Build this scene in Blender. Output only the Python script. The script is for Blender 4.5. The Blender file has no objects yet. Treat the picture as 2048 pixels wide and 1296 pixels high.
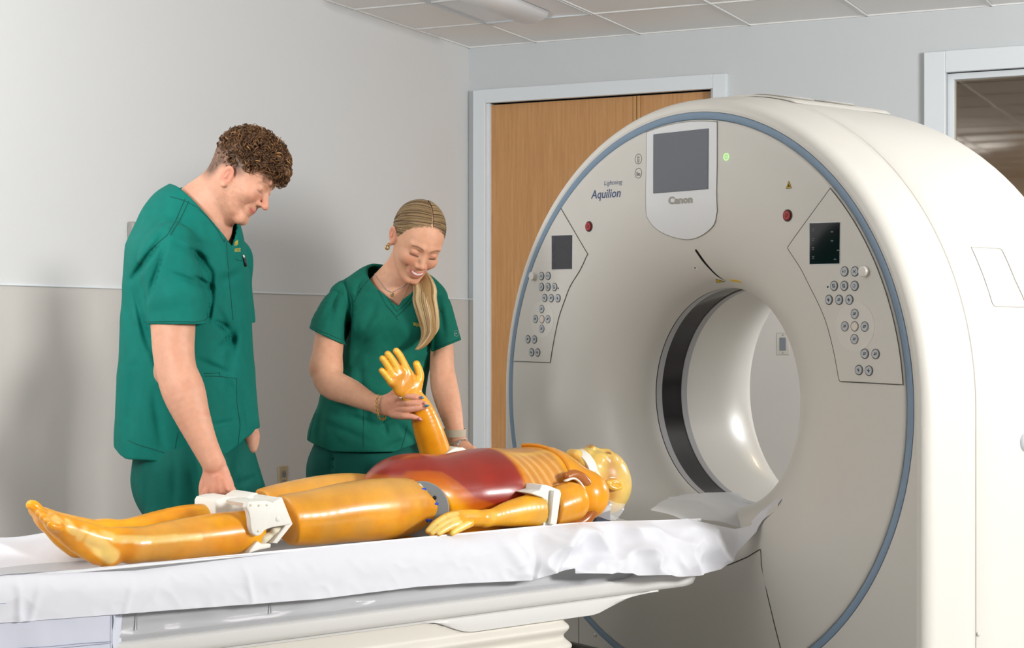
import bpy, bmesh, math, random
import numpy as np
from mathutils import Matrix, Vector, geometry, Quaternion
random.seed(7); rng = np.random.default_rng(11)
scene = bpy.context.scene
COL = scene.collection
PI = math.pi

# ---------------------------------------------------------------- camera, world, lights, exposure
FPX = 3347.0            # focal length in pixels of the 2048 px wide frame
CAMZ = 1.2
cam_d = bpy.data.cameras.new('camera'); cam = bpy.data.objects.new('camera', cam_d); COL.objects.link(cam)
cam.location = (0, 0, CAMZ); cam.rotation_euler = (PI/2, 0, 0)
cam_d.sensor_width = 36.0; cam_d.lens = FPX/2048*36.0
cam_d.shift_y = -4/2048.0*-1.0
cam_d.clip_start = 0.05; cam_d.clip_end = 60
scene.camera = cam
scene.view_settings.view_transform = 'Standard'; scene.view_settings.look = 'None'
scene.view_settings.gamma = 1.0; scene.view_settings.use_curve_mapping = False
scene.view_settings.exposure = 0.0
scene.cycles.use_denoising = True
scene.cycles.max_bounces = 8; scene.cycles.transparent_max_bounces = 12
scene.cycles.sample_clamp_indirect = 4.0
w = bpy.data.worlds.new('world'); scene.world = w; w.use_nodes = True
w.node_tree.nodes['Background'].inputs[0].default_value = (0.9, 0.95, 1.0, 1)
w.node_tree.nodes['Background'].inputs[1].default_value = 0.15

def area(name, loc, tgt, size, power, col=(1, 1, 1), spread=PI, sizey=None):
    d = bpy.data.lights.new(name, 'AREA'); d.energy = power; d.color = col; d.size = size; d.spread = spread
    if sizey: d.shape = 'RECTANGLE'; d.size_y = sizey
    o = bpy.data.objects.new(name, d); COL.objects.link(o); o.location = loc
    o.rotation_euler = (Vector(tgt)-Vector(loc)).to_track_quat('-Z', 'Y').to_euler()
    return o
area('key_softbox', (5.1, 1.75, 2.45), (-0.2, 4.8, 1.0), 0.9, 180, (1, 0.985, 0.965), spread=2.2)
area('bounce_flash', (-1.9, 2.4, 2.0), (-2.6, 4.2, 2.76), 0.7, 95, (1, 1, 1), spread=2.6)
area('bounce_flash_right', (3.4, 4.2, 2.0), (3.4, 6.0, 2.8), 0.9, 55, (1, 1, 1), spread=2.6)

area('rear_flash', (3.9, 7.3, 1.9), (1.0, 5.9, 0.95), 0.5, 7, (1, 1, 1), spread=1.1)

# ---------------------------------------------------------------- colours and materials
def s2l(c):
    return tuple((x/12.92 if x <= 0.04045 else ((x+0.055)/1.055)**2.4) for x in [v/255.0 for v in c])
MATS = {}
def mat(name, rgb, rough=0.5, metal=0.0, noise=0.0, nscale=40.0, bump=0.0, bscale=200.0, lin=False, **kw):
    if name in MATS: return MATS[name]
    m = bpy.data.materials.new(name); m.use_nodes = True; nt = m.node_tree
    b = nt.nodes['Principled BSDF']; c = rgb if lin else s2l(rgb)
    b.inputs['Base Color'].default_value = (*c, 1); b.inputs['Roughness'].default_value = rough
    b.inputs['Metallic'].default_value = metal
    for k, v in kw.items():
        b.inputs[k.replace('_', ' ')].default_value = v
    tc = nt.nodes.new('ShaderNodeTexCoord')
    if noise > 0:
        n = nt.nodes.new('ShaderNodeTexNoise'); n.inputs['Scale'].default_value = nscale; n.inputs['Detail'].default_value = 5
        nt.links.new(tc.outputs['Object'], n.inputs['Vector'])
        mx = nt.nodes.new('ShaderNodeMix'); mx.data_type = 'RGBA'
        mx.inputs[6].default_value = (*[max(0, x*(1-noise)) for x in c], 1); mx.inputs[7].default_value = (*[min(1, x*(1+noise)) for x in c], 1)
        nt.links.new(n.outputs['Fac'], mx.inputs[0]); nt.links.new(mx.outputs[2], b.inputs['Base Color'])
    if bump > 0:
        n2 = nt.nodes.new('ShaderNodeTexNoise'); n2.inputs['Scale'].default_value = bscale; n2.inputs['Detail'].default_value = 4
        nt.links.new(tc.outputs['Object'], n2.inputs['Vector'])
        bp = nt.nodes.new('ShaderNodeBump'); bp.inputs['Strength'].default_value = bump; bp.inputs['Distance'].default_value = 0.002
        nt.links.new(n2.outputs['Fac'], bp.inputs['Height']); nt.links.new(bp.outputs['Normal'], b.inputs['Normal'])
    MATS[name] = m
    return m

# ---------------------------------------------------------------- objects
def tag(o, label=None, cat=None, group=None, kind=None):
    if label: o['label'] = label
    if cat: o['category'] = cat
    if group: o['group'] = group
    if kind: o['kind'] = kind
    return o
MW = {}
def empty(name, loc=(0, 0, 0), rz=0.0, **k):
    o = bpy.data.objects.new(name, None); COL.objects.link(o); o.location = loc; o.rotation_euler = (0, 0, rz)
    o.empty_display_size = 0.1
    MW[o.name] = np.array(Matrix.Translation(loc) @ Matrix.Rotation(rz, 4, 'Z'))
    return tag(o, **k)
def mk(name, V, F, m, parent=None, smooth=True, sharp=None, cols=None, loc=None, **k):
    """V world coordinates, F list or (n,3|4) array; becomes one mesh object under parent."""
    V = np.asarray(V, dtype=np.float64).reshape(-1, 3)
    if parent is not None:
        mw = MW[parent.name]
    else:
        l = V.mean(0) if loc is None else np.array(loc); mw = np.eye(4); mw[:3, 3] = l
    inv = np.linalg.inv(mw); VL = V @ inv[:3, :3].T + inv[:3, 3]
    me = bpy.data.meshes.new(name)
    if isinstance(F, np.ndarray):
        nf, ns = F.shape
        me.vertices.add(len(VL)); me.vertices.foreach_set('co', VL.astype(np.float32).ravel())
        me.loops.add(nf*ns); me.loops.foreach_set('vertex_index', F.astype(np.int32).ravel())
        me.polygons.add(nf); me.polygons.foreach_set('loop_start', np.arange(0, nf*ns, ns, dtype=np.int32))
        me.update(calc_edges=True)
    else:
        me.from_pydata(VL.tolist(), [], [tuple(f) for f in F])
    me.validate()
    if smooth: me.polygons.foreach_set('use_smooth', [True]*len(me.polygons))
    if cols is not None:
        a = me.color_attributes.new('Col', 'FLOAT_COLOR', 'POINT')
        c = np.ones((len(VL), 4), dtype=np.float32); c[:, :3] = cols; a.data.foreach_set('color', c.ravel())
    if m is not None: me.materials.append(m)
    if sharp is not None: me.set_sharp_from_angle(angle=sharp)
    o = bpy.data.objects.new(name, me); COL.objects.link(o)
    if parent is not None: o.parent = parent; MW[o.name] = mw
    else: o.location = mw[:3, 3]; MW[o.name] = mw
    return tag(o, **k)

# ---------------------------------------------------------------- projection helpers
def ray(px, py): return np.array([(px-1024)/FPX, 1.0, -(py-652)/FPX])
def P(px, py, Y):
    r = ray(px, py); return np.array([r[0]*Y, Y, CAMZ+r[2]*Y])
def proj(V):
    V = np.asarray(V); return np.stack([1024+FPX*V[..., 0]/V[..., 1], 652-FPX*(V[..., 2]-CAMZ)/V[..., 1]], -1)
def hit(px, py, n, d):
    """pixel ray with the plane n.p = d (world)"""
    r = ray(px, py); o = np.array([0, 0, CAMZ]); n = np.asarray(n, float)
    s = (d-n@o)/(n@r); return o+r*s

# machine frame: x into the bore, y to the far side, z up, origin on the floor under the face centre
GA = math.radians(38.0); GO = np.array([0.5515, 5.4, 0.0]); ZC = 0.965
GX = np.array([math.cos(GA), math.sin(GA), 0]); GY = np.array([-math.sin(GA), math.cos(GA), 0]); GZ = np.array([0, 0, 1.0])
GM = np.stack([GX, GY, GZ], 1)
def G(v): return np.asarray(v, float) @ GM.T + GO
def GI(v): return (np.asarray(v, float)-GO) @ GM
def onx(px, py, x): return GI(hit(px, py, GX, GX@GO+x))
def ony(px, py, y): return GI(hit(px, py, GY, GY@GO+y))
def onz(px, py, z): return GI(hit(px, py, GZ, z))

# ---------------------------------------------------------------- shape builders (return V, F)
def join(parts):
    V = []; F = []; n = 0
    for v, f in parts:
        v = np.asarray(v, float).reshape(-1, 3); V.append(v); F += [tuple(int(i)+n for i in q) for q in f]; n += len(v)
    return np.concatenate(V), F
def box(lo, hi, bev=0.0, seg=2, fr=None):
    bm = bmesh.new(); bmesh.ops.create_cube(bm, size=1.0)
    lo = np.array(lo, float); hi = np.array(hi, float)
    for v in bm.verts: v.co = Vector((lo+hi)/2 + np.array(v.co)*(hi-lo))
    if bev > 0:
        bmesh.ops.bevel(bm, geom=bm.edges[:], offset=min(bev, min(hi-lo)*0.45), segments=seg, affect='EDGES', profile=0.5)
    bm.verts.index_update()
    V = np.array([v.co[:] for v in bm.verts]); F = [[v.index for v in f.verts] for f in bm.faces]; bm.free()
    return (fr(V) if fr else V), F
def tube(pts, r, n=8, closed=False, cap=True, flat=1.0, up=None):
    pts = np.asarray(pts, float); N = len(pts); r = np.broadcast_to(np.asarray(r, float), (N,))
    if closed: T = np.roll(pts, -1, 0)-np.roll(pts, 1, 0)
    else: T = np.gradient(pts, axis=0)
    T /= np.linalg.norm(T, axis=1)[:, None]+1e-12
    u = np.array(up, float) if up is not None else (np.array([0, 0, 1.0]) if abs(T[0][2]) < 0.9 else np.array([1.0, 0, 0]))
    V = []
    for i in range(N):
        u = u-T[i]*(u@T[i]); u /= np.linalg.norm(u)+1e-12; b = np.cross(T[i], u)
        for k in range(n):
            a = 2*PI*k/n; V.append(pts[i]+r[i]*(math.cos(a)*u*flat+math.sin(a)*b))
    F = []
    for i in range(N if closed else N-1):
        j = (i+1) % N
        for k in range(n): F.append((i*n+k, i*n+(k+1) % n, j*n+(k+1) % n, j*n+k))
    if cap and not closed: F.append(tuple(range(n))[::-1]); F.append(tuple((N-1)*n+k for k in range(n)))
    return np.array(V), F
def grid(V3):
    """V3 (a,b,3) -> V,F"""
    a, b = V3.shape[:2]; idx = np.arange(a*b).reshape(a, b)
    F = np.stack([idx[:-1, :-1], idx[1:, :-1], idx[1:, 1:], idx[:-1, 1:]], -1).reshape(-1, 4)
    return V3.reshape(-1, 3), F.tolist()
def lathe(prof, n=128, a0=0, a1=2*PI, zc=ZC):
    """prof list of (x, r) round the machine axis; in machine frame"""
    cl = abs(a1-a0-2*PI) < 1e-6; m = n if cl else n+1
    A = a0+(a1-a0)*np.arange(m)/n
    V = np.array([[x, -r*math.cos(t), zc+r*math.sin(t)] for x, r in prof for t in A]); F = []
    for i in range(len(prof)-1):
        for k in range(n):
            k2 = (k+1) % m; F.append((i*m+k, i*m+k2, (i+1)*m+k2, (i+1)*m+k))
    return V, F
def smoothpath(pts, n=8):
    pts = np.asarray(pts, float); out = []
    for i in range(len(pts)-1):
        p0 = pts[max(i-1, 0)]; p1 = pts[i]; p2 = pts[i+1]; p3 = pts[min(i+2, len(pts)-1)]
        for t in np.arange(n)/n:
            out.append(0.5*((2*p1)+(-p0+p2)*t+(2*p0-5*p1+4*p2-p3)*t*t+(-p0+3*p1-3*p2+p3)*t**3))
    out.append(pts[-1]); return np.array(out)
def polyfill(poly, step):
    """2D polygon -> points, triangles, with inner grid points"""
    poly = np.asarray(poly, float); n = len(poly)
    lo = poly.min(0); hi = poly.max(0)
    gx, gy = np.meshgrid(np.arange(lo[0]+step/2, hi[0], step), np.arange(lo[1]+step/2, hi[1], step)); q = np.stack([gx.ravel(), gy.ravel()], 1)
    x, y = q[:, 0], q[:, 1]; ins = np.zeros(len(q), bool); dm = np.full(len(q), 1e9)
    for i in range(n):
        a = poly[i]; b = poly[(i+1) % n]
        c = ((a[1] > y) != (b[1] > y)) & (x < (b[0]-a[0])*(y-a[1])/(b[1]-a[1]+1e-15)+a[0]); ins ^= c
        ab = b-a; t = np.clip(((q-a)@ab)/(ab@ab+1e-15), 0, 1); dm = np.minimum(dm, np.linalg.norm(q-(a+t[:, None]*ab), axis=1))
    q = q[ins & (dm > step*0.4)]
    pts = [Vector(p) for p in poly]+[Vector(p) for p in q]
    r = geometry.delaunay_2d_cdt(pts, [], [list(range(n))], 1, 1e-7)
    return np.array([v[:] for v in r[0]]), [tuple(f) for f in r[2]], n
def text_poly(body, size, shear=0.0, offset=0.0, spacing=1.0):
    c = bpy.data.curves.new('txt', 'FONT'); c.body = body; c.size = size; c.shear = shear; c.offset = offset; c.space_character = spacing
    c.resolution_u = 3
    o = bpy.data.objects.new('txt', c); COL.objects.link(o); bpy.context.view_layer.update()
    me = bpy.data.meshes.new_from_object(o.evaluated_get(bpy.context.evaluated_depsgraph_get()))
    V = np.array([v.co[:] for v in me.vertices]); F = [list(p.vertices) for p in me.polygons]
    bpy.data.objects.remove(o); bpy.data.meshes.remove(me)
    return V, F
# ================================================================ smooth solid modeller (distance fields, surface nets)
def nrm(v): v = np.asarray(v, float); return v/(np.linalg.norm(v)+1e-12)
def rot(ax, deg):
    return np.array(Matrix.Rotation(math.radians(deg), 3, ax))
def vnoise(p, s=1.0, seed=0):
    """smooth value noise -1..1, p (n,3)"""
    q = np.asarray(p, np.float64)*s; i = np.floor(q).astype(np.int64); f = q-i; f = f*f*(3-2*f); out = 0
    for dx in (0, 1):
        for dy in (0, 1):
            for dz in (0, 1):
                h = ((i[:, 0]+dx)*73856093) ^ ((i[:, 1]+dy)*19349663) ^ ((i[:, 2]+dz)*83492791) ^ (seed*2654435)
                h = (h ^ (h >> 13))*1274126177 & 0x7fffffff; h = (h ^ (h >> 16)) & 0xffff
                wt = (f[:, 0] if dx else 1-f[:, 0])*(f[:, 1] if dy else 1-f[:, 1])*(f[:, 2] if dz else 1-f[:, 2])
                out = out+wt*(h/32767.5-1.0)
    return out
def fbm(p, s, o=3, seed=0):
    a = 1.0; t = 0
    for k in range(o): t = t+a*vnoise(p, s*2**k, seed+k); a *= 0.5
    return t
class SDF:
    def __init__(self): self.ops = []; self.cuts = []; self.disp = None; self.th = None; self.tr = (np.eye(3), np.zeros(3), 1.0)
    def frame(self, R=np.eye(3), o=(0, 0, 0), s=1.0): self.tr = (np.array(R, float), np.array(o, float), s)
    def T(self, p): return self.tr[0] @ (np.array(p, float)*self.tr[2])+self.tr[1]
    def _add(self, f, lo, hi, k, mode, cut):
        (self.cuts if cut else self.ops).append((f, lo-k-0.012, hi+k+0.012, k, mode))
    def cap(self, a, b, ra, rb=None, k=0.01, mode='add', sq=None, cut=False):
        """tapered capsule; sq=(direction, thickness factor) flattens it along a direction"""
        s = self.tr[2]; a = self.T(a); b = self.T(b); rb = ra if rb is None else rb; ra = ra*s; rb = rb*s; k = k*s; R0 = max(ra, rb)
        if sq: n = self.tr[0] @ nrm(sq[0]); g = 1/sq[1]-1
        else: n = None; g = 0
        m = max(1.0, 1/(1+g) if g < 0 else 1.0)
        def f(p):
            q = p-a.astype(np.float32); ab = (b-a)
            if n is not None: q = q+(q @ n.astype(np.float32))[:, None]*(g*n).astype(np.float32); ab = ab+(ab@n)*g*n
            L = ab@ab+1e-12; t = np.clip(q @ ab.astype(np.float32)/L, 0, 1).astype(np.float32)
            e = q-t[:, None]*ab.astype(np.float32); return np.sqrt((e*e).sum(1))-(ra+(rb-ra)*t)
        R0 *= m; self._add(f, np.minimum(a, b)-R0, np.maximum(a, b)+R0, k, mode, cut); return self
    def limb(self, pts, rs, k=0.008, sq=None, mode='add', k0=None):
        pts = np.asarray(pts, float); n = 4 if len(pts) > 2 else 1
        q = smoothpath(np.c_[pts, np.asarray(rs, float)], n)
        for i in range(len(q)-1): self.cap(q[i, :3], q[i+1, :3], q[i, 3], q[i+1, 3], ((k0 or k) if i == 0 else 0.0 if n > 1 else k), mode, sq)
        return self
    def ell(self, c, r, R=np.eye(3), k=0.01, mode='add', cut=False):
        s = self.tr[2]; c = self.T(c); r = np.array(r, float)*s; M = (self.tr[0] @ np.array(R, float)); k = k*s
        def f(p):
            q = (p-c.astype(np.float32)) @ M.astype(np.float32); a = q/r.astype(np.float32); k0 = np.sqrt((a*a).sum(1)); bq = a/r.astype(np.float32); k1 = np.sqrt((bq*bq).sum(1))
            return k0*(k0-1)/np.maximum(k1, 1e-6)
        e = np.sqrt(((M*r)**2).sum(1)); self._add(f, c-e, c+e, k, mode, cut); return self
    def box(self, c, h, R=np.eye(3), rd=0.004, k=0.002, mode='add', cut=False):
        s = self.tr[2]; c = self.T(c); h = np.array(h, float)*s-rd; M = (self.tr[0] @ np.array(R, float)); k = k*s
        def f(p):
            q = np.abs((p-c.astype(np.float32)) @ M.astype(np.float32))-h.astype(np.float32)
            return np.sqrt((np.maximum(q, 0)**2).sum(1))+np.minimum(q.max(1), 0)-rd
        e = (np.abs(M)*(h+rd)).sum(1); self._add(f, c-e, c+e, k, mode, cut); return self
    def half(self, n, d):
        """cut away everything with n.p > d (world)"""
        n = nrm(n); self.cuts.append((lambda p: d-(p @ n.astype(np.float32)), None, None, 0, 'sub')); return self
    def func(self, f, lo, hi, k=0.0, mode='sub', cut=True): self._add(f, np.array(lo, float), np.array(hi, float), k, mode, cut); return self
    @staticmethod
    def _ap(d, e, k, mode):
        if mode == 'add':
            if k <= 0: return np.minimum(d, e)
            h = np.maximum(k-np.abs(d-e), 0)/k; return np.minimum(d, e)-h*h*k*0.25
        e = -e
        if k <= 0: return np.maximum(d, e)
        h = np.maximum(k-np.abs(d-e), 0)/k; return np.maximum(d, e)+h*h*k*0.25
    def ev(self, p, ops, cuts):
        d = np.full(len(p), 9.0, np.float32)
        for f, lo, hi, k, mode in ops: d = self._ap(d, f(p), k, mode)
        if self.disp is not None:
            mk_ = np.abs(d) < (.034 if not self.th else .046)
            if mk_.any():
                d = d.copy(); d[mk_] += self.disp(p[mk_]).astype(np.float32)
        d0 = d
        for f, lo, hi, k, mode in cuts: d = self._ap(d, f(p), k, mode)
        if self.th: d = np.maximum(d, -(d0+self.th))
        return d
    def mesh(self, h, B=16, relax=1):
        lo = np.min([o[1] for o in self.ops if o[4] == 'add'], 0)-h*2; hi = np.max([o[2] for o in self.ops if o[4] == 'add'], 0)+h*2
        nb = np.ceil((hi-lo)/(h*B)).astype(int); L = [(o[1], o[2]) for o in self.ops]; O1 = np.array([x[0] for x in L]); O2 = np.array([x[1] for x in L])
        g = np.arange(B+2); gi = np.stack(np.meshgrid(g, g, g, indexing='ij'), -1).reshape(-1, 3); off = (gi-1)*h
        n2 = B+2; th = self.th or 0; addm = np.array([o[4] == 'add' for o in self.ops]); diag = h*(B+2)*0.87
        VK = []; VP = []; QK = []
        st = (n2*n2, n2, 1)
        for bx in range(nb[0]):
            for by in range(nb[1]):
                for bz in range(nb[2]):
                    b = np.array([bx, by, bz]); o = lo+b*B*h; e = o+B*h
                    near = ((O1 <= e+h) & (O2 >= o-h)).all(1)
                    if not (near & addm).any(): continue
                    ops = [self.ops[i] for i in np.nonzero(near)[0]]
                    cuts = [c for c in self.cuts if c[1] is None or ((c[1] <= e+h).all() and (c[2] >= o-h).all())]
                    c = ((o+e)/2)[None].astype(np.float32); dc = 9.0
                    d = np.full(1, 9.0, np.float32)
                    for f, _, _, k, mode in ops: d = self._ap(d, f(c), k, mode)
                    if d[0] > diag*2.0 or d[0] < -(th+diag*1.6): continue
                    p = (o+off).astype(np.float32); D = self.ev(p, ops, cuts)
                    s = D < 0
                    if s.all() or not s.any(): continue
                    D3 = D.reshape(n2, n2, n2); S = s.reshape(n2, n2, n2); m = n2-1
                    # cell vertices
                    acc = np.zeros((m, m, m, 3)); cnt = np.zeros((m, m, m))
                    for ax in range(3):
                        for u in (0, 1):
                            for v in (0, 1):
                                sl0 = [None]*3; sl1 = [None]*3; oth = [a for a in range(3) if a != ax]
                                for a in range(3):
                                    if a == ax: sl0[a] = slice(0, m); sl1[a] = slice(1, m+1)
                                    else:
                                        q = u if a == oth[0] else v; sl0[a] = slice(q, m+q); sl1[a] = slice(q, m+q)
                                A = D3[tuple(sl0)]; Bv = D3[tuple(sl1)]; X = (A < 0) != (Bv < 0)
                                t = np.where(X, A/np.where(X, A-Bv, 1), 0)
                                cnt += X; acc[..., ax] += t
                                acc[..., oth[0]] += X*u; acc[..., oth[1]] += X*v
                    act = cnt > 0; ii = np.argwhere(act)
                    pos = acc[act]/cnt[act][:, None]
                    VP.append(o+(ii-1+pos)*h)
                    gk = ii+b*B; key = lambda q: (q[:, 0].astype(np.int64) << 40) | (q[:, 1].astype(np.int64) << 20) | q[:, 2].astype(np.int64)
                    VK.append(key(gk))
                    for ax in range(3):
                        oth = [(ax+1) % 3, (ax+2) % 3]
                        A = S[1:m, 1:m, 1:m]
                        sl = [slice(1, m)]*3; sl[ax] = slice(2, m+1); Bv = S[tuple(sl)]
                        q = np.argwhere(A != Bv)
                        if not len(q): continue
                        inside = A[tuple(q.T)]; q = q+1
                        c0 = q.copy(); c1 = q.copy(); c1[:, oth[0]] -= 1; c2 = c1.copy(); c2[:, oth[1]] -= 1; c3 = q.copy(); c3[:, oth[1]] -= 1
                        qq = np.stack([key(x+b*B) for x in (c0, c1, c2, c3)], 1)
                        qq[~inside] = qq[~inside][:, ::-1]; QK.append(qq)
        if not VP: return np.zeros((0, 3)), np.zeros((0, 4), int)
        VP = np.concatenate(VP); VK = np.concatenate(VK); QK = np.concatenate(QK)
        uk, first = np.unique(VK, return_index=True); V = VP[first]
        F = np.searchsorted(uk, QK); F = np.minimum(F, len(uk)-1); ok = (uk[F] == QK).all(1); F = F[ok]
        for _ in range(relax):
            nb_ = np.zeros_like(V); ct = np.zeros(len(V))
            for a, b2 in ((0, 1), (1, 2), (2, 3), (3, 0)):
                np.add.at(nb_, F[:, a], V[F[:, b2]]); np.add.at(nb_, F[:, b2], V[F[:, a]]); np.add.at(ct, F[:, a], 1); np.add.at(ct, F[:, b2], 1)
            V = V*0.5+0.5*nb_/np.maximum(ct, 1)[:, None]
        return V, F
def largest(V, F):
    lab = np.arange(len(V))
    for _ in range(400):
        m = lab[F].min(1); new = lab.copy(); 
        for k in range(4): np.minimum.at(new, F[:, k], m)
        new = new[new]
        if (new == lab).all(): break
        lab = new
    best = np.bincount(lab).argmax(); keep = lab == best; idx = np.cumsum(keep)-1; F = F[keep[F].all(1)]
    return V[keep], idx[F]
def segd(p, a, b):
    ab = np.asarray(b, float)-np.asarray(a, float); q = p-np.asarray(a, float); t = np.clip(q@ab/(ab@ab+1e-12), 0, 1); return np.linalg.norm(q-t[:, None]*ab, axis=1)
def sst(x, a, b): t = np.clip((x-a)/(b-a), 0, 1); return t*t*(3-2*t)
def mixc(c, col, w): return c*(1-w[:, None])+np.array(s2l(col))[None]*w[:, None]
def px2m(r, Y): return r*Y/FPX

# vertex-coloured materials
def vmat(name, rough=0.45, sss=0.0, rad=(1, .4, .2), scale=0.01, coat=0.0, bump=0.0, bscale=300, transp=0.0, tint=(1, 1, 1), spec=0.5, ior=1.45, weave=0.0, noise=0.0, nscale=60):
    m = bpy.data.materials.new(name); m.use_nodes = True; nt = m.node_tree; b = nt.nodes['Principled BSDF']; L = nt.links.new
    a = nt.nodes.new('ShaderNodeAttribute'); a.attribute_name = 'Col'; col = a.outputs['Color']
    tc = nt.nodes.new('ShaderNodeTexCoord')
    if noise > 0:
        n = nt.nodes.new('ShaderNodeTexNoise'); n.inputs['Scale'].default_value = nscale; n.inputs['Detail'].default_value = 4; L(tc.outputs['Object'], n.inputs['Vector'])
        mr = nt.nodes.new('ShaderNodeMapRange'); mr.inputs['From Min'].default_value = 0.3; mr.inputs['From Max'].default_value = 0.7; mr.inputs['To Min'].default_value = 1-noise; mr.inputs['To Max'].default_value = 1+noise
        L(n.outputs['Fac'], mr.inputs['Value']); mx = nt.nodes.new('ShaderNodeVectorMath'); mx.operation = 'SCALE'; L(col, mx.inputs[0]); L(mr.outputs[0], mx.inputs['Scale']); col = mx.outputs[0]
    L(col, b.inputs['Base Color']); b.inputs['Roughness'].default_value = rough; b.inputs['Specular IOR Level'].default_value = spec; b.inputs['IOR'].default_value = ior
    if sss > 0:
        b.inputs['Subsurface Weight'].default_value = sss; b.inputs['Subsurface Radius'].default_value = rad; b.inputs['Subsurface Scale'].default_value = scale
    b.inputs['Coat Weight'].default_value = coat; b.inputs['Coat Roughness'].default_value = 0.08
    if bump > 0:
        n2 = nt.nodes.new('ShaderNodeTexNoise'); n2.inputs['Scale'].default_value = bscale; n2.inputs['Detail'].default_value = 5; L(tc.outputs['Object'], n2.inputs['Vector'])
        bp = nt.nodes.new('ShaderNodeBump'); bp.inputs['Strength'].default_value = bump; bp.inputs['Distance'].default_value = 0.002
        L(n2.outputs['Fac'], bp.inputs['Height']); L(bp.outputs['Normal'], b.inputs['Normal'])
    if transp > 0:
        t = nt.nodes.new('ShaderNodeBsdfTransparent'); t.inputs['Color'].default_value = (*tint, 1)
        ms = nt.nodes.new('ShaderNodeMixShader'); ms.inputs[0].default_value = transp
        L(b.outputs[0], ms.inputs[1]); L(t.outputs[0], ms.inputs[2]); L(ms.outputs[0], nt.nodes['Material Output'].inputs[0])
    return m
# ================================================================ the room
Wn = np.array([0.43, 0.903]); Wn = Wn/np.linalg.norm(Wn)          # into the back wall
WX = np.array([Wn[1], -Wn[0], 0.0]); WY = np.array([-Wn[0], -Wn[1], 0.0])  # a along the back wall to the right, b from it towards the camera
CO = np.array([-0.244, 9.385, 0.0]); CEIL = 2.76
def R3(v):
    v = np.asarray(v, float); return CO+v[..., 0:1]*WX+v[..., 1:2]*WY+v[..., 2:3]*np.array([0, 0, 1.0])
def RI(p):
    q = np.asarray(p, float)-CO; return np.array([q@WX, q@WY, q[2]])
def onback(px, py): return RI(hit(px, py, WY, WY@CO))
def onleft(px, py): return RI(hit(px, py, WX, WX@CO))
def rbox(lo, hi, bev=0.0): return box(lo, hi, bev, fr=R3)
RA, RB = 8.6, 9.6
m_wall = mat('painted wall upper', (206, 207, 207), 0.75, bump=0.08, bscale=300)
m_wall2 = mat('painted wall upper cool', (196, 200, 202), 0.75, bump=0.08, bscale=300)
m_wains = mat('beige wall covering', (192, 189, 184), 0.7, bump=0.15, bscale=500)
m_ceil = mat('ceiling tile', (240, 239, 237), 0.85, noise=0.02, nscale=300, bump=0.04, bscale=400)
m_tbar = mat('ceiling grid', (226, 226, 224), 0.6)
m_frame = mat('white door frame', (214, 220, 224), 0.45)
m_floor = mat('grey vinyl floor', (150, 147, 142), 0.45, noise=0.05, nscale=30)
RAIL = 1.346
def wall(name, lo, hi, m): return mk(name, *rbox(lo, hi), m, smooth=False, kind='structure')
# left wall
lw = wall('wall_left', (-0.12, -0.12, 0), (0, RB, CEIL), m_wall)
mk('wall_covering', *rbox((0.0, 0.0, 0.1), (0.006, RB, RAIL)), m_wains, lw, smooth=False)
mk('trim_strip', *rbox((0.0, 0.0, RAIL), (0.012, RB, RAIL+0.008), 0.002), m_frame, lw, smooth=False)
# back wall with the openings of the door and the control window
d0 = onback(975, 198); d1 = onback(1429, 172); w0 = onback(1893, 146)
DA0, DA1, DT = d0[0], d1[0], 2.44
WA0, WT = w0[0], onback(1893, 146)[2]; WA1, WB = WA0+1.9, 1.0
bw = []
bw.append(rbox((0, -0.14, 0), (DA0, 0, CEIL))); bw.append(rbox((DA0, -0.14, DT), (DA1, 0, CEIL)))
bw.append(rbox((DA1, -0.14, 0), (WA0, 0, CEIL))); bw.append(rbox((WA0, -0.14, WT), (WA1, 0, CEIL)))
bw.append(rbox((WA0, -0.14, 0), (WA1, 0, WB))); bw.append(rbox((WA1, -0.14, 0), (RA, 0, CEIL)))
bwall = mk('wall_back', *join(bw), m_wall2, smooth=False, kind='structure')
mk('wall_covering', *join([rbox((0.007, 0, 0.1), (DA0-0.06, 0.006, RAIL)), rbox((DA1+0.07, 0, 0.1), (WA0-0.1, 0.006, RAIL))]), m_wains, bwall, smooth=False)
mk('trim_strip', *rbox((0.0, 0.0, RAIL), (DA0-0.06, 0.012, RAIL+0.008), 0.002), m_frame, bwall, smooth=False)
wall('wall_right', (RA, -0.12, 0), (RA+0.12, RB, CEIL), m_wall)
wall('wall_behind', (-0.12, RB, 0), (RA+0.12, RB+0.12, CEIL), m_wall)
wall('floor', (-0.12, -2.6, -0.1), (RA+0.12, RB+0.12, 0), m_floor)
# ceiling: slab, grid and separate tiles where they are seen
ceil = wall('ceiling', (-0.12, -0.12, CEIL+0.02), (RA+0.12, RB+0.12, CEIL+0.12), m_ceil)
TA = [0.0]+[0.417+0.61*i for i in range(13)]; TB = [0.0]+[0.64+0.61*i for i in range(14)]
tb = []
for a in TA[1:]: tb.append(rbox((a-0.006, 0, CEIL-0.003), (a+0.006, RB, CEIL+0.019)))
for b in TB[1:]: tb.append(rbox((0, b-0.006, CEIL-0.0025), (RA, b+0.006, CEIL+0.019)))
tb.append(rbox((0, 0, CEIL-0.003), (0.012, RB, CEIL+0.019))); tb.append(rbox((0, 0, CEIL-0.003), (RA, 0.012, CEIL+0.019)))
mk('ceiling_grid', *join(tb), m_tbar, ceil, smooth=False)
TROF = [(1, 1), (1, 2), (5, 5), (5, 6), (9, 1), (9, 2), (1, 9), (1, 10), (9, 9), (9, 10)]
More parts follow.
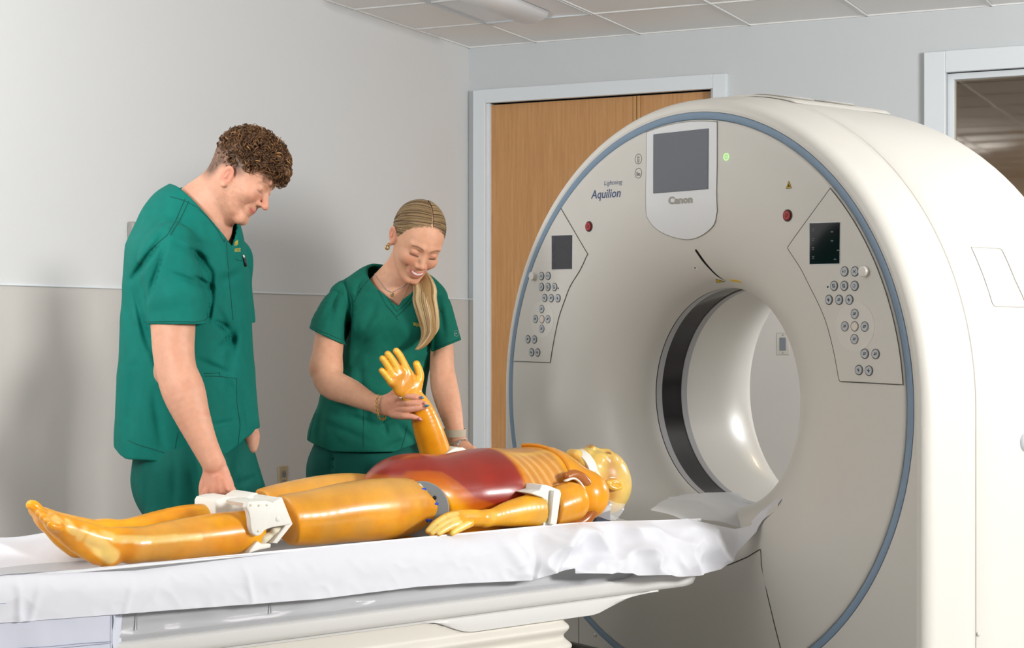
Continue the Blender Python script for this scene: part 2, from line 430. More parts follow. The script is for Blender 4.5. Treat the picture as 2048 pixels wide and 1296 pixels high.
for i in range(len(TA)-1):
    for j in range(min(len(TB)-1, 8)):
        if (i, j) in TROF: continue
        if i > 9: continue
        mk('ceiling_tile', *rbox((TA[i]+0.008, TB[j]+0.008, CEIL+0.003+0.001*random.random()), (TA[i+1]-0.008, TB[j+1]-0.008, CEIL+0.018), 0.003), m_ceil, ceil, smooth=False)
# recessed troffer (its own light is weak in the photograph)
m_lamp = mat('lamp diffuser', (235, 236, 238), 0.4); 
m_refl = mat('troffer reflector', (236, 237, 239), 0.35)
def troffer(i, j, label):
    a0, a1, b0, b1 = TA[i]+0.012, TA[i+1]-0.012, TB[j]+0.012, TB[j+2]-0.012
    r = empty('recessed_ceiling_light', tuple(R3(np.array([(a0+a1)/2, (b0+b1)/2, CEIL-0.004]))), 0, label=label, cat='ceiling light')
    # curved reflector pan seen from below
    am = (a0+a1)/2; rows = []
    for t in np.linspace(0, 1, 13):
        a = a0+(a1-a0)*t; h = 0.014*math.sin(PI*t)
        rows.append([[a, b0+0.0, CEIL-0.001], [a, b0+0.05, CEIL+0.002+h], [a, b1-0.05, CEIL+0.002+h], [a, b1, CEIL-0.001]])
    V, F = grid(np.array(rows)); V2 = V+np.array([0, 0, 0.002]); n = len(V)
    mk('reflector', R3(np.concatenate([V, V2])), F+[tuple(q+n for q in f) for f in F], m_refl, r)
    # half-round basket hanging a little below
    rows = []
    for t in np.linspace(0, PI, 15):
        a = am-0.105*math.cos(t); z = CEIL+0.012-0.055*math.sin(t)
        rows.append([[am, b0+0.02, CEIL+0.01], [a, b0+0.09, z], [a, b1-0.09, z], [am, b1-0.02, CEIL+0.01]])
    V, F = grid(np.array(rows)); mk('diffuser', R3(V), F, m_lamp, r)
    mk('light_frame', *join([rbox((a0-0.005, b0-0.004, CEIL-0.006), (a1+0.005, b0+0.008, CEIL+0.01)), rbox((a0-0.005, b1-0.008, CEIL-0.006), (a1+0.005, b1+0.004, CEIL+0.01)),
        rbox((a0-0.004, b0, CEIL-0.006), (a0+0.008, b1, CEIL+0.01)), rbox((a1-0.008, b0, CEIL-0.006), (a1+0.004, b1, CEIL+0.01))]), m_frame, r, smooth=False)
troffer(1, 1, 'white recessed ceiling light with rounded diffuser near the room corner')
# baseboards
mk('baseboard_left', *rbox((0, 0, 0), (0.014, RB, 0.1), 0.003), mat('dark baseboard', (96, 92, 88), 0.6), smooth=False, kind='structure')
# double wood door
m_wood = mat('oak veneer door', (176, 128, 78), 0.45)
def woodify(m):
    nt = m.node_tree; b = nt.nodes['Principled BSDF']; tc = nt.nodes.new('ShaderNodeTexCoord')
    mp = nt.nodes.new('ShaderNodeMapping'); mp.inputs['Scale'].default_value = (18, 18, 0.7)
    n = nt.nodes.new('ShaderNodeTexNoise'); n.inputs['Scale'].default_value = 5; n.inputs['Detail'].default_value = 8; n.inputs['Distortion'].default_value = 0.4
    n2 = nt.nodes.new('ShaderNodeTexNoise'); n2.inputs['Scale'].default_value = 30; n2.inputs['Detail'].default_value = 4
    cr = nt.nodes.new('ShaderNodeValToRGB'); cr.color_ramp.elements[0].color = (*s2l((172, 122, 72)), 1); cr.color_ramp.elements[1].color = (*s2l((198, 150, 98)), 1)
    cr.color_ramp.elements[0].position = 0.3; cr.color_ramp.elements[1].position = 0.7
    ad = nt.nodes.new('ShaderNodeMath'); ad.operation = 'MULTIPLY_ADD'; ad.inputs[1].default_value = 0.35; ad.inputs[2].default_value = 0.0
    ad2 = nt.nodes.new('ShaderNodeMath'); ad2.operation = 'MULTIPLY_ADD'; ad2.inputs[1].default_value = 0.65
    L = nt.links.new
    L(tc.outputs['Object'], mp.inputs['Vector']); L(mp.outputs['Vector'], n.inputs['Vector']); L(mp.outputs['Vector'], n2.inputs['Vector'])
    L(n2.outputs['Fac'], ad.inputs[0]); L(n.outputs['Fac'], ad2.inputs[0]); L(ad.outputs[0], ad2.inputs[2]); L(ad2.outputs[0], cr.inputs['Fac']); L(cr.outputs['Color'], b.inputs['Base Color'])
woodify(m_wood)
m_wood2 = mat('door edge lipping', (186, 140, 88), 0.5)
dr = empty('door_1', tuple(R3(np.array([(DA0+DA1)/2, -0.03, 0.0]))), kind='structure')
FRW = 0.075
fr_ = [rbox((DA0-FRW, -0.05, 0), (DA0, 0.035, DT+FRW), 0.004), rbox((DA1, -0.05, 0), (DA1+FRW, 0.035, DT+FRW), 0.004), rbox((DA0-0.0005, -0.05, DT), (DA1+0.0005, 0.035, DT+FRW), 0.002),
       rbox((DA0, -0.10, 0), (DA0+0.014, -0.0, DT)), rbox((DA1-0.02, -0.10, 0), (DA1, -0.0, DT))]
mk('door_frame', *join(fr_), m_frame, dr, smooth=False)
dm = onback(1271, 182)[0]
mk('door_leaf', *rbox((DA0+0.006, -0.062, 0.01), (dm-0.022, -0.02, DT-0.006), 0.002), m_wood, dr, smooth=False)
mk('door_leaf', *rbox((dm+0.022, -0.062, 0.01), (DA1-0.016, -0.02, DT-0.006), 0.002), m_wood, dr, smooth=False)
mk('astragal', *rbox((dm-0.021, -0.065, 0.01), (dm-0.002, -0.017, DT-0.006), 0.002), m_wood2, dr, smooth=False)
mk('astragal', *rbox((dm+0.002, -0.065, 0.01), (dm+0.021, -0.014, DT-0.006), 0.002), m_wood2, dr, smooth=False)
# control room window
wi = empty('window_1', tuple(R3(np.array([(WA0+WA1)/2, 0, WB]))), kind='structure')
f1 = 0.105
mk('window_frame', *join([rbox((WA0-f1, -0.12, WB-f1), (WA0, 0.03, WT+f1), 0.004), rbox((WA1, -0.12, WB-f1), (WA1+f1, 0.03, WT+f1), 0.004),
    rbox((WA0-0.0005, -0.12, WT), (WA1+0.0005, 0.03, WT+f1), 0.002), rbox((WA0-0.0005, -0.12, WB-f1), (WA1+0.0005, 0.03, WB), 0.002),
    rbox((WA0-0.002, -0.1, WB), (WA0+0.03, -0.03, WT), 0.003), rbox((WA0, -0.1, WT-0.03), (WA1, -0.03, WT+0.002), 0.003)]), m_frame, wi, smooth=False)
m_glass = bpy.data.materials.new('leaded window glass'); m_glass.use_nodes = True
nt = m_glass.node_tree; nt.nodes.remove(nt.nodes['Principled BSDF'])
gl = nt.nodes.new('ShaderNodeBsdfGlossy'); gl.inputs['Roughness'].default_value = 0.03
tr = nt.nodes.new('ShaderNodeBsdfTransparent'); tr.inputs['Color'].default_value = (0.86, 0.80, 0.70, 1)
mxs = nt.nodes.new('ShaderNodeMixShader'); mxs.inputs[0].default_value = 0.12
nt.links.new(tr.outputs[0], mxs.inputs[1]); nt.links.new(gl.outputs[0], mxs.inputs[2]); nt.links.new(mxs.outputs[0], nt.nodes['Material Output'].inputs[0])
mk('window_pane', *rbox((WA0+0.03, -0.075, WB), (WA1, -0.067, WT-0.03)), m_glass, wi, smooth=False)
m_ctl = mat('beige control room wall', (168, 150, 130), 0.8)
cr_ = mk('wall_control_room', *join([rbox((WA0-1.2, -2.7, 0), (RA+0.1, -2.6, CEIL)), rbox((WA0-1.2, -2.6, 0), (WA0-1.1, -0.14, CEIL)), rbox((RA, -2.6, 0), (RA+0.1, -0.14, CEIL))]), m_ctl, smooth=False, kind='structure')
cc = mk('ceiling_control_room', *rbox((WA0-1.2, -2.7, CEIL), (RA+0.1, -0.14, CEIL+0.1)), mat('beige control room ceiling', (176, 160, 140), 0.8), smooth=False, kind='structure')
mk('ceiling_grid', *join([rbox((WA0-1.2+0.61*i, -2.6, CEIL-0.006), (WA0-1.2+0.61*i+0.024, -0.14, CEIL)) for i in range(1, 7)]+[rbox((WA0-1.1, -2.6+0.61*i, CEIL-0.006), (RA, -2.6+0.61*i+0.024, CEIL)) for i in range(1, 4)]), m_tbar, cc, smooth=False)
lc = R3(np.array([WA0+1.0, -1.4, CEIL-0.25])); area('control_room_fill', tuple(lc), tuple(lc-np.array([0, 0, 1])), 0.5, 30, (1, 0.88, 0.74))  # unseen area light added to brighten the room behind the window
# wall plates
m_steel = mat('brushed steel plate', (190, 186, 178), 0.35, metal=0.7, bump=0.1, bscale=400)
m_grey = mat('grey plastic', (112, 118, 126), 0.4)
m_dark = mat('dark slot', (20, 20, 22), 0.5)
m_ivory = mat('beige outlet plastic', (168, 150, 118), 0.5)
sw = onback(1566.5, 688)
s_ = empty('light_switch', tuple(R3(np.array([sw[0], 0.0, sw[2]]))), label='steel wall plate with grey rocker switch seen through the bore', cat='light switch')
V, F = rbox((sw[0]-0.036, 0.0, sw[2]-0.058), (sw[0]+0.036, 0.008, sw[2]+0.058), 0.004); mk('wall_plate', V, F, m_steel, s_, smooth=False)
mk('rocker', *rbox((sw[0]-0.017, 0.006, sw[2]-0.033), (sw[0]+0.017, 0.013, sw[2]+0.033), 0.003), m_grey, s_, smooth=False)
for dz in (-0.046, 0.046): mk('screw', *rbox((sw[0]-0.003, 0.006, sw[2]+dz-0.003), (sw[0]+0.003, 0.0105, sw[2]+dz+0.003), 0.0012), m_grey, s_, smooth=False)
ou = onleft(562, 957)
o_ = empty('wall_outlet', tuple(R3(np.array([0.006, ou[1], ou[2]]))), label='beige wall outlet with two sockets low on the wall between the people', cat='outlet')
mk('wall_plate', *rbox((0.006, ou[1]-0.036, ou[2]-0.058), (0.014, ou[1]+0.036, ou[2]+0.058), 0.003), m_ivory, o_, smooth=False)
for dz in (-0.021, 0.021):
    so = mk('socket', *rbox((0.012, ou[1]-0.017, ou[2]+dz-0.015), (0.017, ou[1]+0.017, ou[2]+dz+0.015), 0.004), mat('grey socket face', (120, 118, 116), 0.5), o_, smooth=False)
    mk('socket_slot', *join([rbox((0.016, ou[1]-0.009, ou[2]+dz-0.004), (0.0175, ou[1]-0.006, ou[2]+dz+0.007)), rbox((0.016, ou[1]+0.006, ou[2]+dz-0.004), (0.0175, ou[1]+0.009, ou[2]+dz+0.007)), rbox((0.016, ou[1]-0.003, ou[2]+dz-0.011), (0.0175, ou[1]+0.003, ou[2]+dz-0.006))]), m_dark, so, smooth=False)
wp = onleft(270, 472)
w_ = empty('wall_box', tuple(R3(np.array([0.0, wp[1], wp[2]]))), label='grey metal wall box behind the standing man\'s shoulder', cat='wall box')
mk('box_body', *rbox((0.0, wp[1]-0.05, wp[2]-0.06), (0.03, wp[1]+0.05, wp[2]+0.055), 0.006), mat('taupe metal box', (150, 146, 142), 0.45), w_, smooth=False)
mk('box_face', *rbox((0.028, wp[1]-0.042, wp[2]-0.05), (0.034, wp[1]+0.042, wp[2]+0.047), 0.003), m_steel, w_, smooth=False)
# ================================================================ the CT gantry
m_gw = mat('warm white gantry shell', (226, 223, 216), 0.32, noise=0.01, Coat_Weight=0.15)
m_gface = mat('gantry front cover', (212, 209, 202), 0.38)
m_blue = mat('blue grey ring', (126, 148, 170), 0.4)
m_seam = mat('dark seam', (70, 66, 60), 0.7)
m_blk = mat('black glossy screen', (14, 15, 18), 0.08)
m_scr = mat('grey display glass', (104, 108, 116), 0.15)
m_shield = mat('pale display surround', (226, 228, 230), 0.3)
m_btn = mat('grey push button', (186, 192, 198), 0.35)
m_red = mat('red stop button', (150, 18, 22), 0.3)
m_navy = mat('navy lettering', (72, 88, 128), 0.5)
m_canon = mat('grey lettering', (160, 156, 148), 0.4)
m_yel = mat('yellow warning label', (212, 176, 36), 0.5)
m_icon = mat('dark icon print', (62, 64, 68), 0.5)
gan = empty('ct_scanner_gantry', tuple(GO), GA, label='large white ring-shaped CT scanner gantry with blue-grey ring and display', cat='ct scanner')
RI_, RO_ = 0.898, 0.921
def uoutline(hw, z0=0.03, n=64, zt=None):
    pts = [(-hw, z0+(ZC-z0)*t) for t in np.linspace(0, 1, 14)[:-1]]
    pts += [(-hw*math.cos(t), ZC+hw*math.sin(t)) for t in np.linspace(0, PI, n)]
    pts += [(hw, ZC-(ZC-z0)*t) for t in np.linspace(0, 1, 14)[1:]]
    return np.array(pts)
def shell(prof):
    rows = []
    for x, hw in prof:
        o = uoutline(hw); rows.append(np.c_[np.full(len(o), x), o])
    return grid(np.array(rows))
# front rim cover
fp = [(0.006, 0.930)]
for t in np.linspace(0, 1, 9): fp.append((0.008+0.05*(1-math.cos(t*PI/2)), 0.934+0.034*math.sin(t*PI/2)))
fp += [(0.11, 0.978), (0.16, 0.984), (0.196, 0.986), (0.1985, 0.984), (0.1985, 0.95)]
V, F = shell(fp); mk('front_rim_cover', G(V), F, m_gw, gan, sharp=0.9)
bp_ = [(0.2015, 0.95), (0.2015, 0.984), (0.204, 0.986), (0.3, 0.988), (0.45, 0.988), (0.6, 0.986), (0.7, 0.98)]
for t in np.linspace(0.1, 1, 9): bp_.append((0.7+0.2*math.sin(t*PI/2), 0.98-0.10*(1-math.cos(t*PI/2))))
V, F = shell(bp_); mk('main_housing', G(V), F, m_gw, gan, sharp=0.9)
# flat plate outside the ring, with the round opening
def rayU(t, hw, z0):
    c, s = math.cos(t), math.sin(t)
    if s >= 0: return hw
    r1 = hw/abs(c) if abs(c) > 1e-6 else 1e9; r2 = (ZC-z0)/(-s) if s < 0 else 1e9
    return min(r1, r2)
def plate(x, r0, hw, n=256):
    rows = []
    for k in range(n+1):
        t = 2*PI*k/n; R = max(r0+0.0005, rayU(t, hw, 0.03)); rows.append([[x+0.012, -(r0)*math.cos(t), ZC+r0*math.sin(t)], [x, -(r0+0.0004)*math.cos(t), ZC+(r0+0.0004)*math.sin(t)], [x, -R*math.cos(t), ZC+R*math.sin(t)]])
    return grid(np.array(rows))
V, F = plate(0.006, RO_+0.001, 0.9305); mk('front_plate', G(V), F, m_gface, gan, sharp=0.6)
# coloured ring
V, F = lathe([(0.014, RO_+0.001), (0.0045, RO_), (0.0035, RO_-0.004), (0.0035, RI_+0.004), (0.006, RI_+0.001), (0.016, RI_+0.001)], 256); mk('blue_ring', G(V), F, m_blue, gan, sharp=0.8)
# front cover with the flared mouth
RB0, XL, RL = 0.70, 0.216, 0.361
def facex(r):
    r = np.asarray(r, float); s = np.clip((RB0-r)/(RB0-RL), 0, 1); return XL*(1-np.sqrt(np.clip(1-s**2, 0, 1)))*1.0
def facex2(r):
    return facex(r)+np.where(np.asarray(r) > 0.86, 0.0, 0)
prof = [(0.016, RI_), (0.004, RI_-0.001), (0.001, RI_-0.005), (0, RI_-0.012)]+[(0, r) for r in np.linspace(0.87, 0.71, 6)]
for s in np.sin(np.linspace(0, PI/2, 28)): prof.append((float(facex(RB0-s*(RB0-RL))), RB0-s*(RB0-RL)))
V, F = lathe(prof, 256); mk('front_cover', G(V), F, m_gface, gan)
# bore: seam, window ring, tube, rear flare
m_gap = mat('bore gap', (60, 56, 50), 0.6); m_clip = mat('grey bore band', (170, 170, 172), 0.3)
m_win = mat('dark mylar window', (34, 31, 32), 0.14, Coat_Weight=0.0)
V, F = lathe([(XL, RL), (XL+0.001, RL+0.004), (XL+0.004, RL+0.004), (XL+0.005, RL)], 192); mk('bore_seam', G(V), F, m_gap, gan)
V, F = lathe([(XL+0.004, RL), (XL+0.03, RL), (XL+0.03, RL+0.003)], 192); mk('bore_band', G(V), F, m_clip, gan, sharp=0.5)
V, F = lathe([(XL+0.03, RL+0.003), (XL+0.125, RL+0.003)], 192); mk('scan_window', G(V), F, m_win, gan)
V, F = lathe([(XL+0.125, RL+0.003), (XL+0.125, RL), (XL+0.15, RL)], 192); mk('bore_band', G(V), F, m_clip, gan, sharp=0.5)
pr = [(XL+0.15, RL+0.001), (XL+0.16, RL+0.001), (0.52, RL+0.001)]
for t in np.linspace(0, 1, 20)[1:]: pr.append((0.52+0.36*math.sin(t*PI/2), RL+0.001+0.30*(1-math.cos(t*PI/2))))
pr += [(0.9, 0.72), (0.9, 0.88)]
V, F = lathe(pr, 192); mk('rear_flare', G(V), F, m_gw, gan)
V, F = plate(0.902, 0.86, 0.885); mk('rear_plate', G(V), F, m_gw, gan)
# --- things laid on the face: pixel -> (a, h) on the cover -> machine frame
def facepix(px, py, off=0.0):
    x = 0.0
    for _ in range(25):
        q = onx(px, py, x); r = math.hypot(q[1], q[2]-ZC); x = 0.5*x+0.5*float(facex(max(r, RL+0.002)))
    return np.array([q[1], q[2]-ZC])
def faceV(yz, off):
    yz = np.asarray(yz, float); r = np.hypot(yz[:, 0], yz[:, 1]); x = facex(r)
    dr = 1e-3; sl = (facex(r+dr)-facex(r-dr))/(2*dr)          # dx/dr
    nx = -1/np.sqrt(1+sl**2); nr = sl/np.sqrt(1+sl**2)
    rn = yz/np.maximum(r, 1e-6)[:, None]
    return np.c_[x+nx*off, yz[:, 0]+rn[:, 0]*nr*off, ZC+yz[:, 1]+rn[:, 1]*nr*off]
def overlay(name, poly, m, off=0.0015, parent=gan, step=0.03, bev=0.001, **k):
    """a thin plate following the cover; poly in (y, z-ZC)"""
    p2, tri, n = polyfill(poly, step)
    V = faceV(p2, off); pl = np.asarray(poly, float); skirt = faceV(pl, -0.002); base = len(V)
    F = [tuple(t) for t in tri]+[(i, (i+1) % n, base+(i+1) % n, base+i) for i in range(n)]
    return mk(name, G(np.concatenate([V, skirt])), F, m, parent, sharp=0.6, **k)
def seamline(name, pts, r=0.0011, closed=False, parent=gan, m=None, off=0.0002):
    V, F = tube(faceV(pts, off), r, 6, closed=closed); return mk(name, G(V), F, m or m_seam, parent)
def dens(poly, d=0.012):
    out = []
    for i in range(len(poly)):
        a = poly[i]; b = poly[(i+1) % len(poly)]; n = max(1, int(np.linalg.norm(b-a)/d))
        for t in np.arange(n)/n: out.append(a+(b-a)*t)
    return np.array(out)
def fp_(l): return np.array([facepix(*p) for p in l])
def arc_between(p, q, R, n=20):
    """points on the circle of radius R between polar angles of p and q"""
    a = math.atan2(p[1], p[0]); b = math.atan2(q[1], q[0])
    if b-a > PI: b -= 2*PI
    if a-b > PI: b += 2*PI
    return np.array([[R*math.cos(t), R*math.sin(t)] for t in np.linspace(a, b, n)])
RP = RI_-0.006
# right and left control panels
pr_top = facepix(1661, 377); pr_tip = facepix(1576, 495); pr_bl = facepix(1678, 763); pr_br = facepix(1812, 769)
crv = fp_([(1576, 495), (1580, 503), (1602, 536.7), (1621.7, 575.5), (1639.7, 611.7), (1655, 650.5), (1669, 706), (1678, 755), (1682, 763)])
panR = np.concatenate([dens(np.array([pr_top, pr_tip]))[:int(1e9)][:len(dens(np.array([pr_top, pr_tip])))//2], smoothpath(crv, 4), arc_between(pr_br, pr_top, RP)])
pl_top = facepix(1122.5, 417); pl_bl = facepix(1026, 722)
crvl = fp_([(1176, 508), (1172, 516), (1159.5, 542), (1141, 572), (1129.4, 602), (1119, 632), (1112, 662), (1106.3, 692), (1101, 725)])
panL = np.concatenate([[arc_between(pl_top, pl_top, RP, 2)[0]], smoothpath(crvl, 4), arc_between(pl_bl, pl_top, RP)])
pR = overlay('control_panel', panR, m_gface, 0.0022); pL = overlay('control_panel', panL, m_gface, 0.0022)
seamline('panel_seam', dens(panR), 0.0014, True, pR, off=.0016); seamline('panel_seam', dens(panL), 0.0012, True, pL, off=.0016)
def quadpix(l): return dens(fp_(l), 0.02)
overlay('panel_screen', quadpix([(1621, 447), (1681, 445), (1680, 527), (1621, 528)]), m_blk, 0.0035, pR)
overlay('panel_screen', quadpix([(1105, 471.7), (1145.6, 470.5), (1145, 538), (1105, 538.8)]), mat('dim panel screen', (52, 52, 58), 0.15), 0.0035, pL)
seamline('screen_bezel', quadpix([(1620, 446), (1682, 444), (1681, 528.5), (1620, 529)]), 0.0016, True, pR, m_shield, 0.0022)
seamline('screen_bezel', quadpix([(1104, 470.7), (1146.4, 469.7), (1145.8, 539), (1104, 539.8)]), 0.0014, True, pL, m_shield, 0.0022)
m_sp = mat('screen print', (150, 152, 158), 0.4)
def pixmarks(name, marks, m, off, parent, wpx=0.9):
    for pts in marks:
        q = fp_(pts); V, F = tube(faceV(q, off), wpx, 4); mk(name, G(V), F, m, parent)
mks = []
for (x, y) in [(1628, 460), (1628, 479), (1628, 497), (1628, 515)]:
    mks += [[(x-2.5, y-2), (x+2.5, y-2)], [(x, y-3), (x, y+3.5)], [(x-2, y+2), (x+2, y+2)]]
for (x, y) in [(1666, 463), (1666, 481), (1678, 500), (1672, 518)]: mks += [[(x-2.5, y), (x+2, y)], [(x-2.5, y+1.3), (x+2, y+1.3)]]
pixmarks('screen_mark', mks, m_sp, 0.0038, pR, 0.0007)
mks = []
for (x, y) in [(1110, 483), (1110, 498), (1110, 513), (1110, 528)]: mks += [[(x-1.8, y), (x+1.8, y)], [(x, y-2), (x, y+2)]]
for (x, y) in [(1135, 486), (1135, 501), (1144, 516), (1139, 531)]: mks += [[(x-1.8, y), (x+1.2, y)]]
pixmarks('screen_mark', mks, mat('dim screen print', (96, 98, 104), 0.4), 0.0038, pL, 0.0007)
def disc2(c, r, n=24): return np.array([[c[0]+r*math.cos(2*PI*k/n), c[1]+r*math.sin(2*PI*k/n)] for k in range(n)])
ICON = [
    [[(-.3, -.4), (-.3, .3)], [(-.45, 0), (-.15, 0)], [(.1, -.3), (.35, -.2), (.3, .1), (.15, .3)]],
    [[(-.4, .3), (.4, -.35)], [(-.35, -.25), (.1, .1), (.4, .4)]],
    [[(-.35, -.3), (.35, -.3)], [(-.4, .05), (.4, .05)], [(-.3, .35), (.3, .35)], [(-.4, -.3), (-.25, -.05)], [(.4, .35), (.25, .1)]],
    [[(0, -.45), (0, .45)], [(-.4, 0), (.4, 0)], [(-.25, -.25), (.25, .25)]],
    [[(-.1, -.35), (.3, -.2), (.3, .2), (0, .35), (-.3, .15)]],
    [[(-.4, .1), (.4, .1)], [(-.1, -.4), (-.1, .3)], [(-.1, -.2), (.3, -.2)], [(.3, -.35), (.45, -.2), (.3, -.05)]],
]
def button(px, py, r, icon, parent, face=None, label=None):
    c = facepix(px, py)
    b = overlay('push_button', disc2(c, r), face or m_btn, 0.0052, parent, step=0.01)
    V, F = tube(faceV(disc2(c, r+0.0022), 0.0024), 0.0012, 5, closed=True); v2 = mk('button_rim', G(V), F, m_seam if face is None else m_icon, parent)
    if icon is not None:
        parts = []
        for s in ICON[icon]:
            q = np.array([[c[0]-x*r*1.1, c[1]-y*r*1.1] for x, y in s]); parts.append(tube(faceV(q, 0.0054), 0.0009, 4))
        V, F = join(parts); mk('button_icon', G(V), F, m_icon, b)
    return b
def knob(px, py, r, parent):
    c = facepix(px, py); rows = [faceV(disc2(c, rr), o) for rr, o in ((r*1.05, 0), (r, 0.014), (r*0.9, 0.017), (r*0.3, 0.018))]
    rows = [np.concatenate([q, q[:1]]) for q in rows]
    V, F = grid(np.array(rows)); F.append(tuple(range(3*25, 3*25+24))); mk('dial_knob', G(V), F, m_gw, parent, sharp=0.9)
BR = [(1690.3, 543, 0), (1711, 543, 1), (1669.4, 571.7, 2), (1689.7, 571.7, 2), (1710.5, 571.7, 4), (1659, 599.7, 3), (1679.4, 599.7, 5), (1700, 599.7, 3),
      (1710.8, 627.8, 5), (1691, 652.8, 5), (1730.8, 653.3, 5), (1710.3, 678.3, 5), (1730.8, 707.5, 5), (1752.5, 708, 5), (1719, 740, 3), (1739, 741.4, 3)]
BL = [(1084.3, 552.3, 1), (1097.3, 551.8, 0), (1084, 573.8, 4), (1097, 573.8, 2), (1110.2, 574, 2), (1090.6, 596, 3), (1103.5, 596.5, 5), (1117, 596.5, 3),
      (1084.8, 618, 5), (1072.3, 638, 5), (1097, 638.4, 5), (1084.8, 657.6, 5), (1057, 678.5, 5), (1070, 679, 5), (1064.4, 704.6, 3), (1076.4, 705, 3)]
m_pad = mat('raised pad disc', (216, 213, 206), 0.42)
overlay('control_pad', disc2(facepix(1710.8, 652.8), 0.072, 40), m_pad, 0.0028, pR); overlay('control_pad', disc2(facepix(1085.2, 638.4), 0.066, 40), m_pad, 0.0028, pL)
for x, y, i in BR: button(x, y, 0.0118, i, pR)
for x, y, i in BL: button(x, y, 0.0118, i, pL)
m_btn2 = mat('pale centre button', (222, 212, 200), 0.4)
button(1710.8, 652.8, 0.0118, None, pR, m_btn2); button(1085.2, 638.4, 0.0118, None, pL, m_btn2)
knob(1731.4, 543, 0.0155, pR); knob(1069.5, 552, 0.0155, pL)
overlay('indicator_dot', disc2(facepix(1656.7, 574), 0.003, 10), m_dark, 0.003, pR); overlay('indicator_dot', disc2(facepix(1117.4, 576.6), 0.003, 10), m_dark, 0.003, pL)
# stop buttons
for px, py in ((1178.3, 453), (1575.5, 431)):
    c = facepix(px, py); V, F = tube(faceV(disc2(c, 0.0165), 0.001), 0.0022, 6, closed=True); r0 = mk('stop_button_collar', G(V), F, m_seam, gan)
    b = overlay('stop_button', disc2(c, 0.0145), m_red, 0.006, gan, step=0.01)
    V, F = join([tube(faceV(disc2(c, 0.009, 16), 0.0063), 0.0007, 4, closed=True), tube(faceV(c+np.array([[-.005, .004], [.005, .004], [0, -.006]]), 0.0063), 0.0007, 4, closed=True)])
    mk('stop_icon', G(V), F, mat('pale red print', (214, 140, 140), 0.5), b)
# display shield, display and marks
shp = fp_([(1434.8, 242), (1434.8, 330), (1434.8, 414), (1434, 427), (1430.4, 445.6), (1419, 460), (1399, 473), (1376.7, 478.5), (1350.7, 474.8), (1326.7, 466), (1308, 453), (1296, 436), (1293, 421.5), (1293.4, 340), (1293.7, 262)])
shp2 = smoothpath(shp, 4); shp3 = np.concatenate([shp2, arc_between(shp2[-1], shp2[0], RP, 12)])
sh = overlay('display_surround', shp3, m_shield, 0.0025); seamline('surround_seam', dens(shp3), 0.0014, True, sh, m=mat('soft seam', (150, 146, 138), .6), off=.0018)
overlay('display_screen', quadpix([(1309, 270), (1418, 258), (1417, 377), (1308.7, 385.7)]), m_scr, 0.0042, sh)
seamline('screen_edge', quadpix([(1308.5, 269.3), (1418.5, 257.4), (1417.5, 377.6), (1308.2, 386.4)]), 0.0012, True, sh, m_grey, 0.003)
def facetext(name, body, p0, p1, hpx, m, parent, shear=0, offset=0.0, off=0.0008, stretch=True):
    V, F = text_poly(body, 1.0, shear, offset)
    a = facepix(*p0); b = facepix(*p1); c = facepix(p0[0], p0[1]-hpx)
    w_ = V[:, 0].max()-V[:, 0].min(); cap = 0.70
    ex = (b-a)/w_; ez = (c-a)/cap
    q = a+(V[:, :1]-V[:, 0].min())*ex+V[:, 1:2]*ez
    Vf = faceV(q, off); Vb = faceV(q, off-0.0005); n = len(Vf)
    mk(name, G(Vf), F, m, parent, smooth=False)
facetext('lettering', 'Lightning', (1208.5, 370.6), (1244.8, 367.6), 9, m_navy, gan, 0.2)
facetext('lettering', 'Aquilion', (1182, 397.6), (1241.5, 393.6), 17, m_navy, gan, 0.2, 0.012)
facetext('lettering', 'Canon', (1338, 407.6), (1386.3, 404.8), 13.5, m_canon, sh, 0, 0.05, off=0.0033)
for cy, kind in ((318, 0), (346.3, 1)):
    c = facepix(1277, cy); parts = [tube(faceV(disc2(c, 0.0165, 28), 0.0008), 0.0007, 4, closed=True)]
    if kind == 0:
        for s in ([(-.3, .5), (.3, .5), (.3, -.1), (-.3, -.1), (-.3, .5)], [(-.2, .3), (.2, .3)], [(-.3, -.2), (-.15, -.75)], [(.3, -.2), (.15, -.75)], [(-.3, -.4), (.3, -.4)], [(-.15, -.75), (.15, -.75)]):
            parts.append(tube(faceV(np.array([[c[0]-x*.0145, c[1]+y*.0145] for x, y in s]), 0.0008), 0.0006, 4))
    else:
        for s in ([(-.6, .3), (-.6, -.5), (-.1, -.5), (-.1, -.1)], [(-.6, .3), (-.3, .3), (-.3, -.5)], [(-.1, -.1), (.6, -.1)], [(-.1, -.5), (.7, -.5)], [(-.1, -.3), (.6, -.3)]):
            parts.append(tube(faceV(np.array([[c[0]-x*.0145, c[1]+y*.0145] for x, y in s]), 0.0008), 0.0006, 4))
    V, F = join(parts); mk('pictogram', G(V), F, m_icon, gan)
m_green = bpy.data.materials.new('green indicator light'); m_green.use_nodes = True; b_ = m_green.node_tree.nodes['Principled BSDF']
b_.inputs['Base Color'].default_value = (0.3, 0.9, 0.2, 1); b_.inputs['Emission Color'].default_value = (0.35, 1, 0.22, 1); b_.inputs['Emission Strength'].default_value = 1.3
c = facepix(1452.7, 313.7); V, F = join([tube(faceV(disc2(c, 0.0105), 0.001), 0.0013, 6, closed=True), (faceV(disc2(c, 0.0025, 12), 0.0015), [tuple(range(12))])]); mk('indicator_light', G(V), F, m_green, gan)
c = facepix(1578, 370.5)
tri_ = overlay('warning_sign', dens(c+np.array([[0, .013], [-.0115, -.0095], [.0115, -.0095]])), m_yel, 0.0008, gan, step=0.02)
